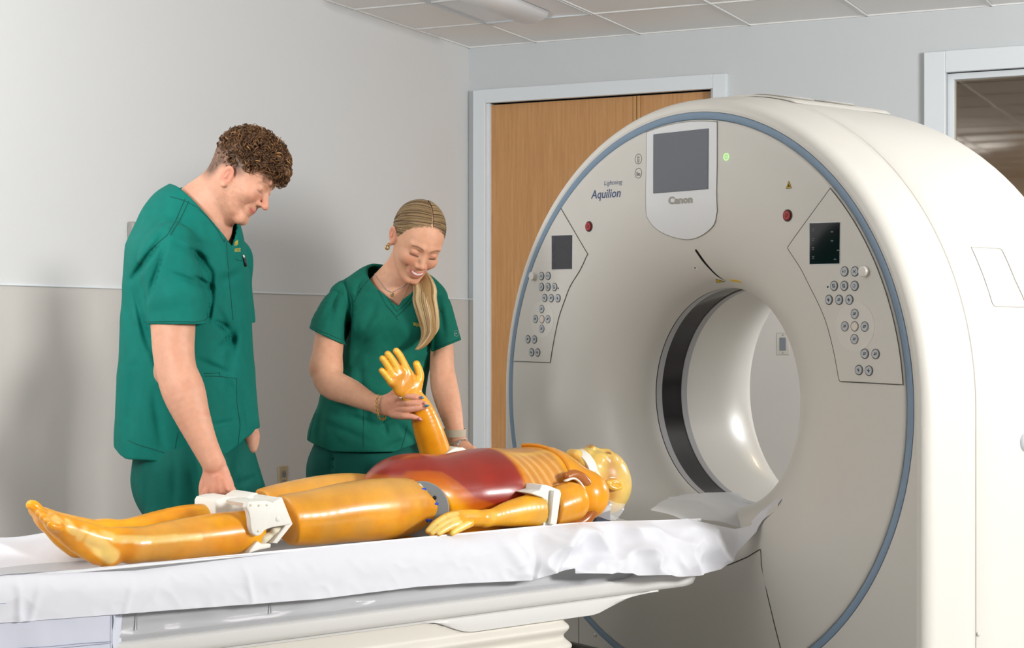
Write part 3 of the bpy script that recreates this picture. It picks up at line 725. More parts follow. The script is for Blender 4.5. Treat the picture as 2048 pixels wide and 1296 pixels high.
V, F = join([tube(faceV(dens(c+np.array([[0, .0125], [-.011, -.009], [.011, -.009]])), 0.001), 0.0008, 4, closed=True), (faceV(disc2(c+np.array([0, -.002]), 0.0028, 10), 0.001), [tuple(range(10))])]+
    [tube(faceV(np.array([c+np.array([0, -.002]), c+np.array([.006*math.sin(t), -.002+.006*math.cos(t)])]), 0.001), 0.0012, 4) for t in (0, 2.1, 4.2)]); mk('warning_print', G(V), F, m_dark, tri_)
# laser slot, small marker and labels in the mouth
sl = fp_([(1391, 498), (1398, 508), (1408, 522), (1420, 536), (1434, 550), (1447, 559), (1459, 563.5)]); sl = smoothpath(sl, 5)
wid = np.interp(np.linspace(0, 1, len(sl)), [0, .05, .3, .7, 1], [.005, .0085, .009, .007, .002])
V, F = tube(faceV(sl, -0.002), wid, 8, flat=0.35, up=np.array([-1.0, 0, 0])); mk('laser_slot', G(V), F, m_blk, gan)
overlay('lens_marker', disc2(facepix(1391, 535), 0.008, 16), m_gw, 0.001, gan); overlay('lens_dot', disc2(facepix(1390.5, 535.5), 0.0028, 10), m_dark, 0.0016, gan)
overlay('laser_label', dens(fp_([(1432, 558), (1450, 563), (1433, 564.5)])), m_yel, 0.0008, gan, step=0.02)
seamline('label_border', dens(fp_([(1432, 558), (1450, 563), (1433, 564.5)])), 0.0008, True, gan, m_dark, 0.001)
overlay('laser_label', dens(fp_([(1457, 558.2), (1478, 561), (1486, 565.5), (1467, 563.2)])), m_yel, 0.0008, gan, step=0.02)
# lower access cover seam
seamline('cover_seam', fp_([(1400, 1143), (1430, 1138), (1462, 1128), (1495, 1114), (1518, 1100), (1521, 1099), (1522, 1104), (1523, 1130), (1535, 1190), (1548, 1245), (1562, 1300), (1575, 1350)]), 0.0018)
# plate seams and screws low left, on the side; access hatch, side handle, screw
pa = onx(1157.5, 1240, 0.006); V, F = tube(np.array([[0.0055, pa[1], 0.05], [0.0055, pa[1], pa[2]+0.1]]), 0.001, 4); mk('plate_seam', G(V), F, m_seam, gan)
pa = onx(1191, 1270, 0.006); V, F = lathe([(0.0, 0.001), (0.001, 0.006), (0.006, 0.0075)], 12, zc=0); V = V+np.array([-0.0, pa[1], pa[2]]); mk('plate_screw', G(V), F, m_gw, gan)
def onside(px, py, hw=0.988):
    return ony(px, py, -hw)
def sidepath(pts, r=0.0016):
    V, F = tube(np.array(pts), r, 5, closed=True); mk('hatch_seam', G(V), F, mat('soft grey seam', (196, 193, 188), 0.6), gan)
def cylpix(px, py, R=0.988):
    """pixel ray with the outer shell"""
    o = GI(np.array([0, 0, CAMZ])); d = ray(px, py) @ GM
    oy, oz = o[1], o[2]-ZC; A = d[1]**2+d[2]**2; B = oy*d[1]+oz*d[2]; C_ = oy**2+oz**2-R*R
    s = (-B-math.sqrt(max(0, B*B-A*C_)))/A; q = o+d*s
    if q[2] < ZC: s = (-R-oy)/d[1]; q = o+d*s
    return q
hp = [cylpix(*p) for p in ((1942, 494), (1999, 497), (2004, 500), (2030, 560), (2052, 608), (2047, 614), (1990, 613), (1985, 608))]
def densify3(pts, n=6):
    out = []
    for i in range(len(pts)):
        a = pts[i]; b = pts[(i+1) % len(pts)]
        for t in np.arange(n)/n:
            q = a+(b-a)*t
            if q[2] > ZC: rr = math.hypot(q[1], q[2]-ZC); q = np.array([q[0], q[1]*0.9886/rr, ZC+(q[2]-ZC)*0.9886/rr])
            out.append(q)
    return out
sidepath(densify3(hp))
q = cylpix(1957.5, 1268); V, F = lathe([(-0.004, 0.0005), (-0.003, 0.005), (0.0, 0.0075)], 14, zc=0)
Vs = np.c_[V[:, 1]+q[0], q[1]+V[:, 0], V[:, 2]+q[2]]; mk('side_screw', G(Vs), F, m_gw, gan)
q = cylpix(2052, 884); V, F = lathe([(-0.012, 0.001), (-0.011, 0.02), (-0.004, 0.028), (0.0, 0.03)], 24, zc=0)
Vs = np.c_[V[:, 1]+q[0], q[1]+V[:, 0], V[:, 2]+q[2]]; mk('side_cap', G(Vs), F, mat('pale grey cap', (206, 208, 214), 0.4), gan)
# top deck with two round covers
def topV(x, y, off): 
    return [x, y, ZC+math.sqrt(max(0.0, 0.988**2-y*y))+off]
rows = []
for x in np.r_[0.204, 0.208, np.linspace(0.215, 0.66, 10), 0.668, 0.672]:
    hwy = 0.30; oo_ = 0.0 if (x < .205 or x > .67) else .006
    rows.append([topV(x, y, -0.001 if abs(y) > hwy-0.001 else oo_) for y in np.r_[-hwy, -hwy+0.02, np.linspace(-hwy+0.04, hwy-0.04, 13), hwy-0.02, hwy]])
V, F = grid(np.array(rows)); mk('top_deck', G(V), F, m_gw, gan, sharp=0.5)
for cx_ in (0.34, 0.55):
    for cy_ in (-0.12,):
        rr = 0.10; ring = [topV(cx_+rr*math.cos(t), cy_+rr*1.0*math.sin(t), 0.0085) for t in np.linspace(0, 2*PI, 40, endpoint=False)]
        V, F = tube(np.array(ring), 0.0022, 6, closed=True); c0 = mk('top_cover_rim', G(V), F, mat('shaded seam', (150, 146, 140), 0.6), gan)
        rows = [[topV(cx_+rr*s*math.cos(t), cy_+rr*s*math.sin(t), 0.0075+h) for t in np.linspace(0, 2*PI, 33)] for s, h in ((0.97, 0), (0.94, 0.004), (0.5, 0.004), (0.01, 0.004))]
        V, F = grid(np.array(rows)); mk('top_cover', G(V), F, m_gw, gan, sharp=0.6)
# ================================================================ the patient couch
m_cw = mat('couch white shell', (226, 225, 222), 0.4)
m_cw2 = mat('couch column cream', (224, 220, 210), 0.5)
m_wrap = mat('clear plastic over grey side', (180, 181, 184), 0.55, Coat_Weight=0.05, noise=0.03, nscale=8)
m_cradle = mat('white cradle shell', (236, 236, 238), 0.35)
couch = empty('patient_couch', tuple(G([-1.3, 0, 0])), GA, label='long white patient couch in front of the scanner under the sheet', cat='exam table')
XE = -0.105
def hw_end(x, w=0.272, r=0.16):
    t = np.clip((x-(XE-r))/r, 0, 1); return w-(w*0.75)*(1-math.sqrt(max(0, 1-t*t)))
xs = np.concatenate([np.linspace(-3.4, XE-0.16, 40), XE-0.16+0.16*np.sin(np.linspace(0.06, PI/2, 16))])
rows = []
for x in xs:
    w_ = hw_end(x); zt = 0.459; 
    sec = [(0, zt), (w_-0.012, zt), (w_-0.004, zt-0.002), (w_, zt-0.006), (w_-0.001, zt-0.03), (w_-0.008, zt-0.042), (w_-0.015, zt-0.0455), (0, zt-0.046)]
    rows.append([[x, -y, z] for y, z in sec]+[[x, y, z] for y, z in sec[::-1]])
V, F = grid(np.array(rows)); F.append(tuple(range(len(V)-16, len(V)))); mk('upper_beam', G(V), F, m_cw, couch, sharp=0.7)
xk = ony(850, 1254, -0.262)[0]; xk2 = ony(950, 1268, -0.262)[0]; xr0 = ony(1195, 1232, -0.262)[0]; xr1 = ony(1318, 1182, -0.262)[0]
def zlow(x):
    a = 0.407+(0.364-0.407)*float(sst(np.array(x), xk, xk2)); u = np.clip((x-xr0)/(xr1-xr0), 0, 1)
    return a+(0.412-a)*math.sin(u*PI/2)
rows = []
for x in np.linspace(-3.4, xr1, 120):
    w_ = min(0.262, hw_end(x)-0.01); zb = zlow(x)
    sec = [(w_-0.012, 0.4135), (w_-0.003, 0.409), (w_-0.001, (0.409+zb)/2), (w_-0.004, zb+0.003), (w_-0.012, zb), (0, zb)]
    rows.append([[x, -y, z] for y, z in sec]+[[x, y, z] for y, z in sec[::-1]])
V, F = grid(np.array(rows)); mk('lower_beam', G(V), F, m_cw, couch, sharp=0.8)
# shaded keel under the tip
rows = []
xk0 = ony(1200, 1230, -0.23)[0]; xk1 = ony(1362, 1180, -0.2)[0]
for x in np.linspace(xk0-0.1, xk1, 24):
    u = np.clip((x-xk0)/(xk1-xk0), 0, 1); zb = 0.368+(0.408-0.368)*(u**0.7); w_ = 0.235-0.05*u
    rows.append([[x, -w_, 0.4125], [x, -w_, zb+0.008], [x, -w_+0.02, zb], [x, w_-0.02, zb], [x, w_, zb+0.008], [x, w_, 0.4125]])
V, F = grid(np.array(rows)); mk('beam_keel', G(V), F, m_cw, couch, sharp=0.6)
# pleated column down to the floor
xc1 = ony(1141, 1260, -0.24)[0]; rows = []
zs = np.linspace(0.05, 0.409, 70)
def cring(z, n=22):
    ph = (0.366-z)/0.052; off = 0.014*max(0, math.sin(PI*(ph % 1.0)))**2.2 if z < 0.362 else 0.0; off += 0.004*math.sin(z*31)
    x0, x1, y_, r = -2.75-off, xc1-0.01+off, 0.256+off, 0.05; pts = []
    for cx, cy, a0 in ((x1-r, -y_+r, -PI/2), (x1-r, y_-r, 0), (x0+r, y_-r, PI/2), (x0+r, -y_+r, PI)):
        for t in np.linspace(0, PI/2, 6): pts.append([cx+r*math.cos(a0+t), cy+r*math.sin(a0+t), z])
    pts.append(pts[0]); out = []
    for a, b in zip(pts[:-1], pts[1:]):
        n_ = 60 if abs(a[0]-b[0]) > 1 else 1
        for s in np.arange(n_)/n_: out.append([a[0]+(b[0]-a[0])*s, a[1]+(b[1]-a[1])*s, z])
    for p in out: p[2] = min(z, zlow(min(p[0], xr0))+0.001)
    return out+[out[0]]
V, F = grid(np.array([cring(z) for z in zs])); mk('pleated_column', G(V), F, m_cw2, couch)
mk('couch_base', *box((-2.8, -0.27, 0.0), (-0.3, 0.27, 0.06), 0.02, fr=G), m_cw2, couch)
q = ony(1165, 1291, -0.16)
mk('base_link', *box((xc1+0.012, -0.46, 0.0), (xc1+0.04, -0.16, ony(1150, 1282, -.2)[2]), 0.004, fr=G), mat('black base cover', (26, 25, 25), 0.35), couch)
# body under the top, wrapped in plastic, with its long ribs
rows = []
for x in np.linspace(-3.4, -0.30, 160):
    t = sst(np.array(x), -0.50, -0.30); w0 = 0.258-0.10*float(t)
    rip = 0.0016*math.sin(x*23)+0.0012*math.sin(x*51+1)
    sec = [(w0-0.004, 0.459), (w0-0.001, 0.468), (w0+0.001, 0.474), (w0-0.006+rip, 0.482), (w0-0.004+rip, 0.50), (w0-0.001+rip*2, 0.515), (w0-0.006, 0.53), (w0-0.012, 0.56), (w0-0.03, 0.60)]
    rows.append([[x, -y, z] for y, z in sec]+[[x, y, z] for y, z in sec[::-1]])
V, F = grid(np.array(rows)); mk('plastic_wrapped_side', G(V), F, m_wrap, couch)
for px in (275, 543):
    x = ony(px, 1230, -0.26)[0]; V, F = tube(np.array([[x, -0.2572, 0.483], [x, -0.2585, 0.515], [x, -0.2555, 0.54]]), 0.0013, 5); mk('plastic_fold', G(V), F, m_wrap, couch)
# concave cradle
def crz(x, y):
    rim = 0.637-0.024*float(sst(np.array(x), -0.75, -0.1)); b = 0.572
    return b+(rim-b)*min(1, (abs(y)/0.245))**2.6
rows = []
ys = np.linspace(-0.245, 0.245, 33)
for x in np.concatenate([np.linspace(-3.3, -0.16, 90)]):
    top = [[x, y, crz(x, y)] for y in ys]; bot = [[x, y*1.012, crz(x, y)-0.007] for y in ys[::-1]]
    rows.append(top+bot+[top[0]])
V, F = grid(np.array(rows)); mk('cradle', G(V), F, m_cradle, couch, sharp=0.7)

# ================================================================ sheets
def cmat(name, rgb, rough=0.85, trans=0.0, alpha=0.0, sheen=0.3):
    m = mat(name, rgb, rough, Sheen_Weight=sheen, noise=0.01, nscale=900, bump=0.12, bscale=900)
    nt = m.node_tree; b = nt.nodes['Principled BSDF']; out = nt.nodes['Material Output']; cur = b.outputs[0]
    if trans > 0:
        t = nt.nodes.new('ShaderNodeBsdfTranslucent'); t.inputs['Color'].default_value = (*s2l(rgb), 1); ms = nt.nodes.new('ShaderNodeMixShader'); ms.inputs[0].default_value = trans
        nt.links.new(cur, ms.inputs[1]); nt.links.new(t.outputs[0], ms.inputs[2]); cur = ms.outputs[0]
    if alpha > 0:
        t = nt.nodes.new('ShaderNodeBsdfTransparent'); ms = nt.nodes.new('ShaderNodeMixShader'); ms.inputs[0].default_value = alpha
        nt.links.new(cur, ms.inputs[1]); nt.links.new(t.outputs[0], ms.inputs[2]); cur = ms.outputs[0]
    nt.links.new(cur, out.inputs[0]); return m
m_sheet = cmat('white cotton sheet', (240, 241, 248), trans=0.15)
m_pad = cmat('bluish white pad cover', (228, 232, 246), trans=0.1)
m_tissue = cmat('thin tissue drape', (240, 242, 245), 0.8, trans=0.3, alpha=0.26)
TOP = [(-60, 1158, -.25), (15, 1150, -.25), (270, 1141, -.25), (640, 1096, -.25), (840, 1077, -.25), (1080, 1055, -.25), (1160, 1046, -.25), (1250, 1042, -.25), (1340, 1041, -.25), (1375, 1037, -.25), (1405, 1044, -.25), (1440, 1052, -.25), (1470, 1058, -.25), (1500, 1052, -.25), (1525, 1026, -.26), (1556, 1001, None)]
BOT = [(-60, 1250, -.30), (60, 1242, -.30), (240, 1228, -.30), (640, 1198, -.30), (840, 1173, -.30), (940, 1166, -.30), (1062, 1161, -.30), (1072, 1158, -.31), (1128, 1141, -.32), (1147, 1137, -.325), (1150, 1147, -.325), (1215, 1150, -.33), (1230, 1146, -.33), (1262, 1147, -.33), (1272, 1152, -.335), (1330, 1154, -.335), (1392, 1153, -.33), (1440, 1139, -.32), (1470, 1112, -.31), (1505, 1068, -.30), (1535, 1030, None), (1562, 1002, None)]
def edge(lst, px):
    a = np.array([(p[0], p[1], -9 if p[2] is None else p[2]) for p in lst]); py = np.interp(px, a[:, 0], a[:, 1])
    q = fp_([(px, py)])[0]; xf = faceV(q[None], 0.008)[0]
    yy = np.interp(px, a[:, 0][a[:, 2] > -5], a[:, 2][a[:, 2] > -5]); u = ony(px, py, yy)
    if u[0] > xf[0]: return xf
    return u
pxs = np.concatenate([np.linspace(-60, 1040, 360), np.linspace(1042, 1560, 300)])
NT = 34
def sheet_rows():
    rows = []
    for px in pxs:
        pb = np.interp(px, [p[0] for p in BOT], [p[0] for p in BOT]); t_ = edge(TOP, min(px, 1556)); b_ = edge(BOT, px); col = []
        for j in range(NT):
            u = j/(NT-1); q = t_*(1-u)+b_*u
            q[1] -= 0.020*math.sin(min(1, u*1.5)*PI*0.5)*(1-u)*1.6
            q[2] += 0.006*math.sin(u*PI)
            col.append(q)
        rows.append(col)
    return np.array(rows)
SR = sheet_rows(); fl = SR.reshape(-1, 3); nx_ = len(pxs)
uu = np.tile(np.linspace(0, 1, NT), nx_); px_ = np.repeat(pxs, NT)
crump = sst(px_, 960, 1100)
am = (0.0018+0.014*crump)*np.clip(uu*6, 0, 1)
ridge = lambda n: 1-np.abs(n)*2
q1 = np.c_[fl[:, 0]*1.0, fl[:, 1]*0, fl[:, 2]*0.35]
n1 = fbm(q1, 7, 2, 3)                                              # long upright folds
q2 = np.c_[fl[:, 0]+0.7*fl[:, 2], fl[:, 1]*0, fl[:, 2]*1.2-0.4*fl[:, 0]]
n2 = ridge(vnoise(q2, 7.5, 9))*1.25+ridge(vnoise(q2, 15, 5))*0.3    # sharp creases
n3 = ridge(vnoise(np.c_[fl[:, 0]*0.8-fl[:, 2], fl[:, 1]*0, fl[:, 2]*1.5+0.5*fl[:, 0]], 11, 21))*0.6
dsp = am*(n1*0.9+crump*(n2+n3))+0.0012*ridge(vnoise(q2, 24, 2))*np.clip(uu*4, 0, 1)
for cxp, tilt, a_, w_ in ((250, 10, .004, 7), (505, -30, .004, 6), (285, 50, .003, 9), (1052, -60, .012, 16), (1098, 55, .014, 13), (880, 40, .003, 12), (60, 20, .006, 8), (38, -10, .006, 7)):
    dd = px_-(cxp+tilt*(1-uu)); dsp += a_*np.exp(-(dd/w_)**2)*np.clip(uu*3, 0, 1)
fl = fl.copy(); fl[:, 1] -= dsp; fl[:, 2] += 0.25*dsp*crump
SRn = fl.reshape(SR.shape)
sheet = empty('bed_sheet', tuple(G([-1.3, -0.27, 0.55])), GA, label='white cotton sheet draped over the couch and bunched at the scanner mouth', cat='bed sheet')
V, F = grid(SRn)
# foot end: the same sheet lies inside the cradle and over the far rim
rows = []
for x in np.linspace(-3.2, -1.62, 110):
    row = []
    fade = float(sst(np.array(x), -1.95, -1.64))
    for y in np.concatenate([np.linspace(-0.252, 0.27, 40), [0.275, 0.278, 0.28]]):
        z = (crz(x, min(max(y, -.245), .245))+0.004 if abs(y) < 0.25 else crz(x, .245)+0.003)
        if y < 0.271: z += (1-fade)*0.02*sst(np.array(y), 0.05, 0.26) + (1-fade)*0.004*float(vnoise(np.array([[x, y, 0]]), 9, 4)[0])
        if y > 0.27: z -= (y-0.27)*12
        if y < -0.22 and x > -1.9: z -= 0.008*fade
        row.append([x, y, z])
    rows.append(row)
V2, F2 = grid(np.array(rows)); V_, F_ = join([(V, F), (V2, F2)])
mk('sheet_cloth', G(V_), F_, m_sheet, sheet)
# turned hem line along the bunched end
hm = []
for px, py in ((1150, 1130), (1180, 1131), (1215, 1130), (1232, 1122), (1262, 1119), (1310, 1122), (1360, 1125), (1392, 1129), (1430, 1124), (1470, 1098)):
    hm.append(ony(px, py, -0.338))
V, F = tube(smoothpath(hm, 5), 0.0012, 5); 
# tissue flap over the end of the cradle, rising in the mouth
def patch(corners, n, m, lift=0.01, sd=0, amp=0.006):
    """coons-like grid from four boundary polylines given as rows of points (machine frame)"""
    A = np.array(corners, float); a, b = A.shape[:2]
    rr = np.array([smoothpath(r, n) for r in A]); cc = np.array([smoothpath(rr[:, j], m) for j in range(rr.shape[1])]); g_ = cc.transpose(1, 0, 2)
    f = g_.reshape(-1, 3); f = f+np.c_[np.zeros(len(f)), np.zeros(len(f)), amp*ridge(vnoise(f, 16, sd))]
    return grid(f.reshape(g_.shape))
rowsT = [[onz(1300, 1021, .63), ony(1340, 996, 0.02), ony(1395, 988, 0.04), ony(1470, 986, 0.05), ony(1492, 1000, 0.03), ony(1538, 1008, -.04)],
         [onz(1335, 1029, .62), ony(1380, 1012, -.08), ony(1420, 1006, -.06), ony(1475, 1008, -.06), ony(1500, 1022, -.08), ony(1542, 1020, -.12)],
         [ony(1365, 1040, -.2), ony(1400, 1040, -.18), ony(1432, 1042, -.18), ony(1468, 1050, -.18), ony(1492, 1052, -.19), ony(1530, 1036, -.2)]]
V, F = patch(rowsT, 8, 10, sd=3, amp=0.004); mk('tissue_flap', G(V), F, m_tissue, sheet)
# second cloth under the sheet at the foot end, with stitched hem
rows = []
for px in np.linspace(-80, 226, 70):
    col = []
    for py in np.linspace(1215, 1330, 24):
        q = ony(px, py, -0.293); q[1] -= 0.002*float(fbm(q[None]*np.array([1, 0, .4]), 18, 2, 8)[0]); col.append(q)
    rows.append(col)
V, F = grid(np.array(rows))
rows = []
for j, px in enumerate(np.linspace(226, 243, 8)):
    col = []
    for py in np.linspace(1215, 1330, 24):
        q = ony(px, py, -0.293+0.034*math.sin(j/7*PI/2)); q[1] += 0.003*math.sin(py*0.09+j); col.append(q)
    rows.append(col)
V2, F2 = grid(np.array(rows))
pad = empty('foot_pad_cover', tuple(G([-2.5, -0.29, 0.4])), GA, label='bluish white stitched cloth hanging below the sheet at the foot end', cat='cloth')
V_, F_ = join([(V, F), (V2, F2)]); mk('pad_cloth', G(V_), F_, m_pad, pad)
m_st = mat('blue grey stitching', (150, 156, 186), 0.8)
st = [[(224, 1222), (224, 1330)], [(-60, 1302), (100, 1293), (160, 1287), (222, 1283)], [(-60, 1312), (120, 1296), (180, 1290), (222, 1286)], [(-60, 1208), (12, 1207)]]
for s in st:
    V, F = tube(np.array([ony(x, y, -0.2955) for x, y in s]), 0.0006, 4); mk('stitching', G(V), F, m_st, pad)
# ================================================================ a generic head for the people and the manikin
def add_head(S, smile=0.0, jaw=1.0, female=False, nose=1.0, noears=False, ed=(0, 0)):
    """in the current frame: x to the subject's left, -y forward, z up, origin mid head; 0.235 m high"""
    e = S.ell; c = S.cap; J = jaw
    e((0, .022, .032), (.0765, .094, .086), k=.0)
    e((0, -.022, .012), (.0675, .070, .082), k=.02)
    e((0, -.034, -.045), (.057*J, .052, .050), k=.03)
    for s in (-1, 1):
        c((s*.052*J, .000, -.045), (s*.030*J, -.055, -.092), .016, .014, k=.025)          # jaw line
        e((s*.040, -.064, -.028), (.022, .020, .020), k=.022)                              # cheek
        c((s*.012, -.084, .026), (s*.046, -.068, .024), .0085, .007, k=.012)               # brow
    c((-.012, -.080 if not female else -.074, -.101), (.012, -.080 if not female else -.074, -.101), .018 if not female else .015, k=.022)     # chin
    c((0, -.082, .012), (0, -.106*nose-.002, -.028), .0065, .0095, k=.012)                  # nose
    e((0, -.108*nose, -.031), (.0105, .0115, .0095), k=.006)
    for s in (-1, 1):
        e((s*.0125, -.096, -.034), (.0085, .011, .0075), k=.006)
        e((s*.007, -.101, -.0405), (.0035, .0055, .003), k=.003, mode='sub')
        e((s*.031, -.100, .006), (.020, .016, .011), k=.012, mode='sub')                    # sockets
        e((s*.031, -.0745, .004), (.0155, .0145, .0125), k=.003)                           # closed lid over the eye
        c((s*.019, -.0905, -.0035), (s*.043, -.0845, -.0045), .0014, .0012, k=.003, mode='sub')
        c((s*.018, -.089, .013), (s*.044, -.083, .0125), .0014, .001, k=.004, mode='sub')
    e((0, -.084, -.062), (.026, .014, .022), k=.014)                                        # muzzle
    w = .024+.006*smile; up = .006*smile
    for a, b in ((-1, 0), (0, 1)):
        pa = (w*a, -.086+.006*abs(a), -.0600+up*abs(a)); pb = (w*b, -.086+.006*abs(b), -.0600+up*abs(b))
        c((pa[0], pa[1]-.0055*(a == 0), pa[2]), (pb[0], pb[1]-.0055*(b == 0), pb[2]), .003 if a else .0062, .003 if b else .0062, k=.003)
        c((pa[0]*.9, pa[1]-.0035*(a == 0), pa[2]-.010-.004*smile), (pb[0]*.9, pb[1]-.0035*(b == 0), pb[2]-.010-.004*smile), .003 if a else .0068, .003 if b else .0068, k=.004)
        if smile > .7:
            c((pa[0]*.9, -.083+.008*abs(a)-.006*(a == 0), -.0665+up*abs(a)), (pb[0]*.9, -.083+.008*abs(b)-.006*(b == 0), -.0665+up*abs(b)), .0012 if a else .0042, .0012 if b else .0042, k=.002, mode='sub')
        else:
            c((pa[0]*1.05, -.0925+.011*abs(a), -.0650+up*abs(a)*1.2), (pb[0]*1.05, -.0925+.011*abs(b), -.0650+up*abs(b)*1.2), .0013, k=.002, mode='sub')
    for s in (-1, 1):
        if smile > 0: c((s*(w+.004), -.078, -.060+up), (s*(w+.006), -.079, -.050+up), .0018, .001, k=.006, mode='sub')
        if noears: continue
        Re = rot('Y', 12*s) @ rot('X', -14)
        e((s*.0800, .014+ed[0], -.006+ed[1]), (.0085, .0185, .0325), R=rot('Z', -22*s) @ Re, k=.006)
        e((s*.0885, .009+ed[0], -.001+ed[1]), (.0075, .0115, .0205), R=rot('Z', -22*s) @ Re, k=.004, mode='sub')
        c((s*.084, .016+ed[0], .010+ed[1]), (s*.084, .013+ed[0], -.012+ed[1]), .0036, .003, k=.003)
        e((s*.079, .006+ed[0], -.031+ed[1]), (.006, .008, .009), k=.005)
# ================================================================ the anatomical manikin lying in the cradle
m_amber = vmat('amber resin', 0.30, sss=0.5, rad=(1.0, 0.5, 0.08), scale=0.03, coat=0.35, noise=0.14, nscale=9)
m_brk = mat('white nylon bracket', (238, 236, 228), 0.5)
m_cream = mat('cream hinge', (228, 220, 196), 0.5)
m_plate = mat('grey joint plate', (136, 141, 144), 0.4)
AMB = (238, 166, 22); DEEP = (206, 120, 14); TAN = (206, 158, 84); PALE = (240, 206, 122); RED = (146, 26, 24)
man = empty('anatomical_manikin', tuple(G([-1.1, 0, 0.6])), GA, label='translucent amber anatomical manikin lying face up on the couch', cat='manikin')
def Q(px, py, y): return G(ony(px, py, y))
def Rm(r, q): return r*q[1]/FPX
def limbpx(S, L, y, k=0.02, sq=None, k0=None):
    pts = [Q(p[0], p[1], p[3] if len(p) > 3 else y) for p in L]; rs = [Rm(p[2], q) for p, q in zip(L, pts)]
    S.limb(pts, rs, k, sq, k0=k0); return pts
def resin(V, zmul=1.0):
    c = np.tile(np.array(s2l(AMB)), (len(V), 1)); n = fbm(V, 14, 3, 4)
    c = mixc(c, DEEP, np.clip(0.15+0.5*n, 0, .6)); c = mixc(c, TAN, np.clip(fbm(V, 9, 2, 31)*0.9-.1, 0, .5)); return c
def bones(c, V, segs, col=PALE, a=0.85, soft=0.006):
    for s in segs:
        p, q, r = s[:3]; d = segd(V, p, q); c = mixc(c, col, a*(1-sst(d, r-soft, r+soft)))
    return c
# --- lower legs with feet
def lowleg(y, far):
    S = SDF()
    if not far:
        limbpx(S, [(262, 1091, 33), (312, 1086, 38.5), (375, 1078, 43), (437, 1071, 45), (492, 1063, 42)], y, k=.03)
        limbpx(S, [(262, 1091, 33), (240, 1089, 30), (214, 1104, 27)], y, k=.02); limbpx(S, [(213, 1106, 26), (218, 1117, 19)], y, k=.02)
        limbpx(S, [(236, 1086, 29), (196, 1079, 28), (160, 1067, 26), (128, 1054, 22), (106, 1043, 18)], y, k=.02)
        limbpx(S, [(112, 1052, 14), (150, 1082, 21), (196, 1108, 23)], y, k=.02)
        toes = [((108, 1046), (88, 1034), (79, 1027), 11), ((104, 1046), (92, 1040), (86, 1034), 9), ((112, 1050), (100, 1047), (93, 1042), 8.5), ((120, 1056), (106, 1053), (100, 1049), 8)]
    else:
        limbpx(S, [(215, 1072, 30), (262, 1068, 32), (310, 1060, 37), (370, 1051, 41), (420, 1048, 41)], y, k=.03)
        limbpx(S, [(215, 1072, 30), (180, 1078, 27), (158, 1092, 24)], y, k=.02)
        limbpx(S, [(200, 1070, 28), (150, 1058, 26), (112, 1046, 23), (84, 1031, 18)], y, k=.02)
        limbpx(S, [(90, 1045, 13), (120, 1074, 18), (152, 1094, 22)], y, k=.02)
        toes = [((84, 1031), (70, 1014), (62, 1010), 12), ((82, 1036), (70, 1027), (64, 1021), 9), ((86, 1042), (76, 1036), (70, 1030), 8), ((92, 1050), (84, 1046), (78, 1041), 8)]
    for i, (a, b, c_, r) in enumerate(toes):
        dy = -0.022+0.018*i if not far else 0.022-0.018*i
        dy = -dy if far else -dy
        pts = [Q(a[0], a[1], y+dy*.9), Q(b[0], b[1], y+dy), Q(c_[0], c_[1], y+dy)]; S.limb(pts, [Rm(r, pts[0])]*2+[Rm(r*.9, pts[0])], .006, k0=.012)
    V, F = S.mesh(.0038, relax=3)
    c = resin(V)
    B = lambda pts: [(Q(*pts[i][:2], pts[i][3]), Q(*pts[i+1][:2], pts[i+1][3]), Rm(pts[i][2], Q(*pts[i][:2], y))) for i in range(len(pts)-1)]
    if not far:
        n = -.035
        c = bones(c, V, B([(222, 1112, 17, y+n*.9), (204, 1097, 17, y+n), (190, 1083, 9, y+n)]), a=.9)
        c = bones(c, V, B([(188, 1068, 8, y+n), (176, 1082, 11, y+n*.8)]), a=.85); c = bones(c, V, B([(208, 1062, 8, y+n), (222, 1072, 9, y+n*.85)]), a=.85)
        c = bones(c, V, B([(168, 1060, 8, y+n*.7), (160, 1074, 9, y+n*.8)]), a=.85)
        c = bones(c, V, B([(228, 1078, 8, y+n+.002), (300, 1079, 8, y-.044), (350, 1076, 7, y-.049), (400, 1074, 5, y-.053)]), a=.85, soft=.004)
        for a, b in (((134, 1041), (156, 1068)), ((120, 1045), (148, 1066)), ((108, 1038), (116, 1046)), ((112, 1030), (124, 1038)), ((96, 1032), (104, 1038))): c = bones(c, V, B([(*a, 5.6, y+n*.55), (*b, 5.6, y+n*.8)]), a=.85, soft=.003)
    else:
        c = bones(c, V, B([(70, 1014, 5, y-.02), (92, 1028, 5, y-.02), (120, 1040, 6, y-.03)]), a=.6); c = bones(c, V, B([(250, 1048, 6, y), (420, 1030, 8, y)]), a=.4)
    mk('lower_leg', V, F, m_amber, man, cols=c)
lowleg(-0.10, False); lowleg(0.115, True)
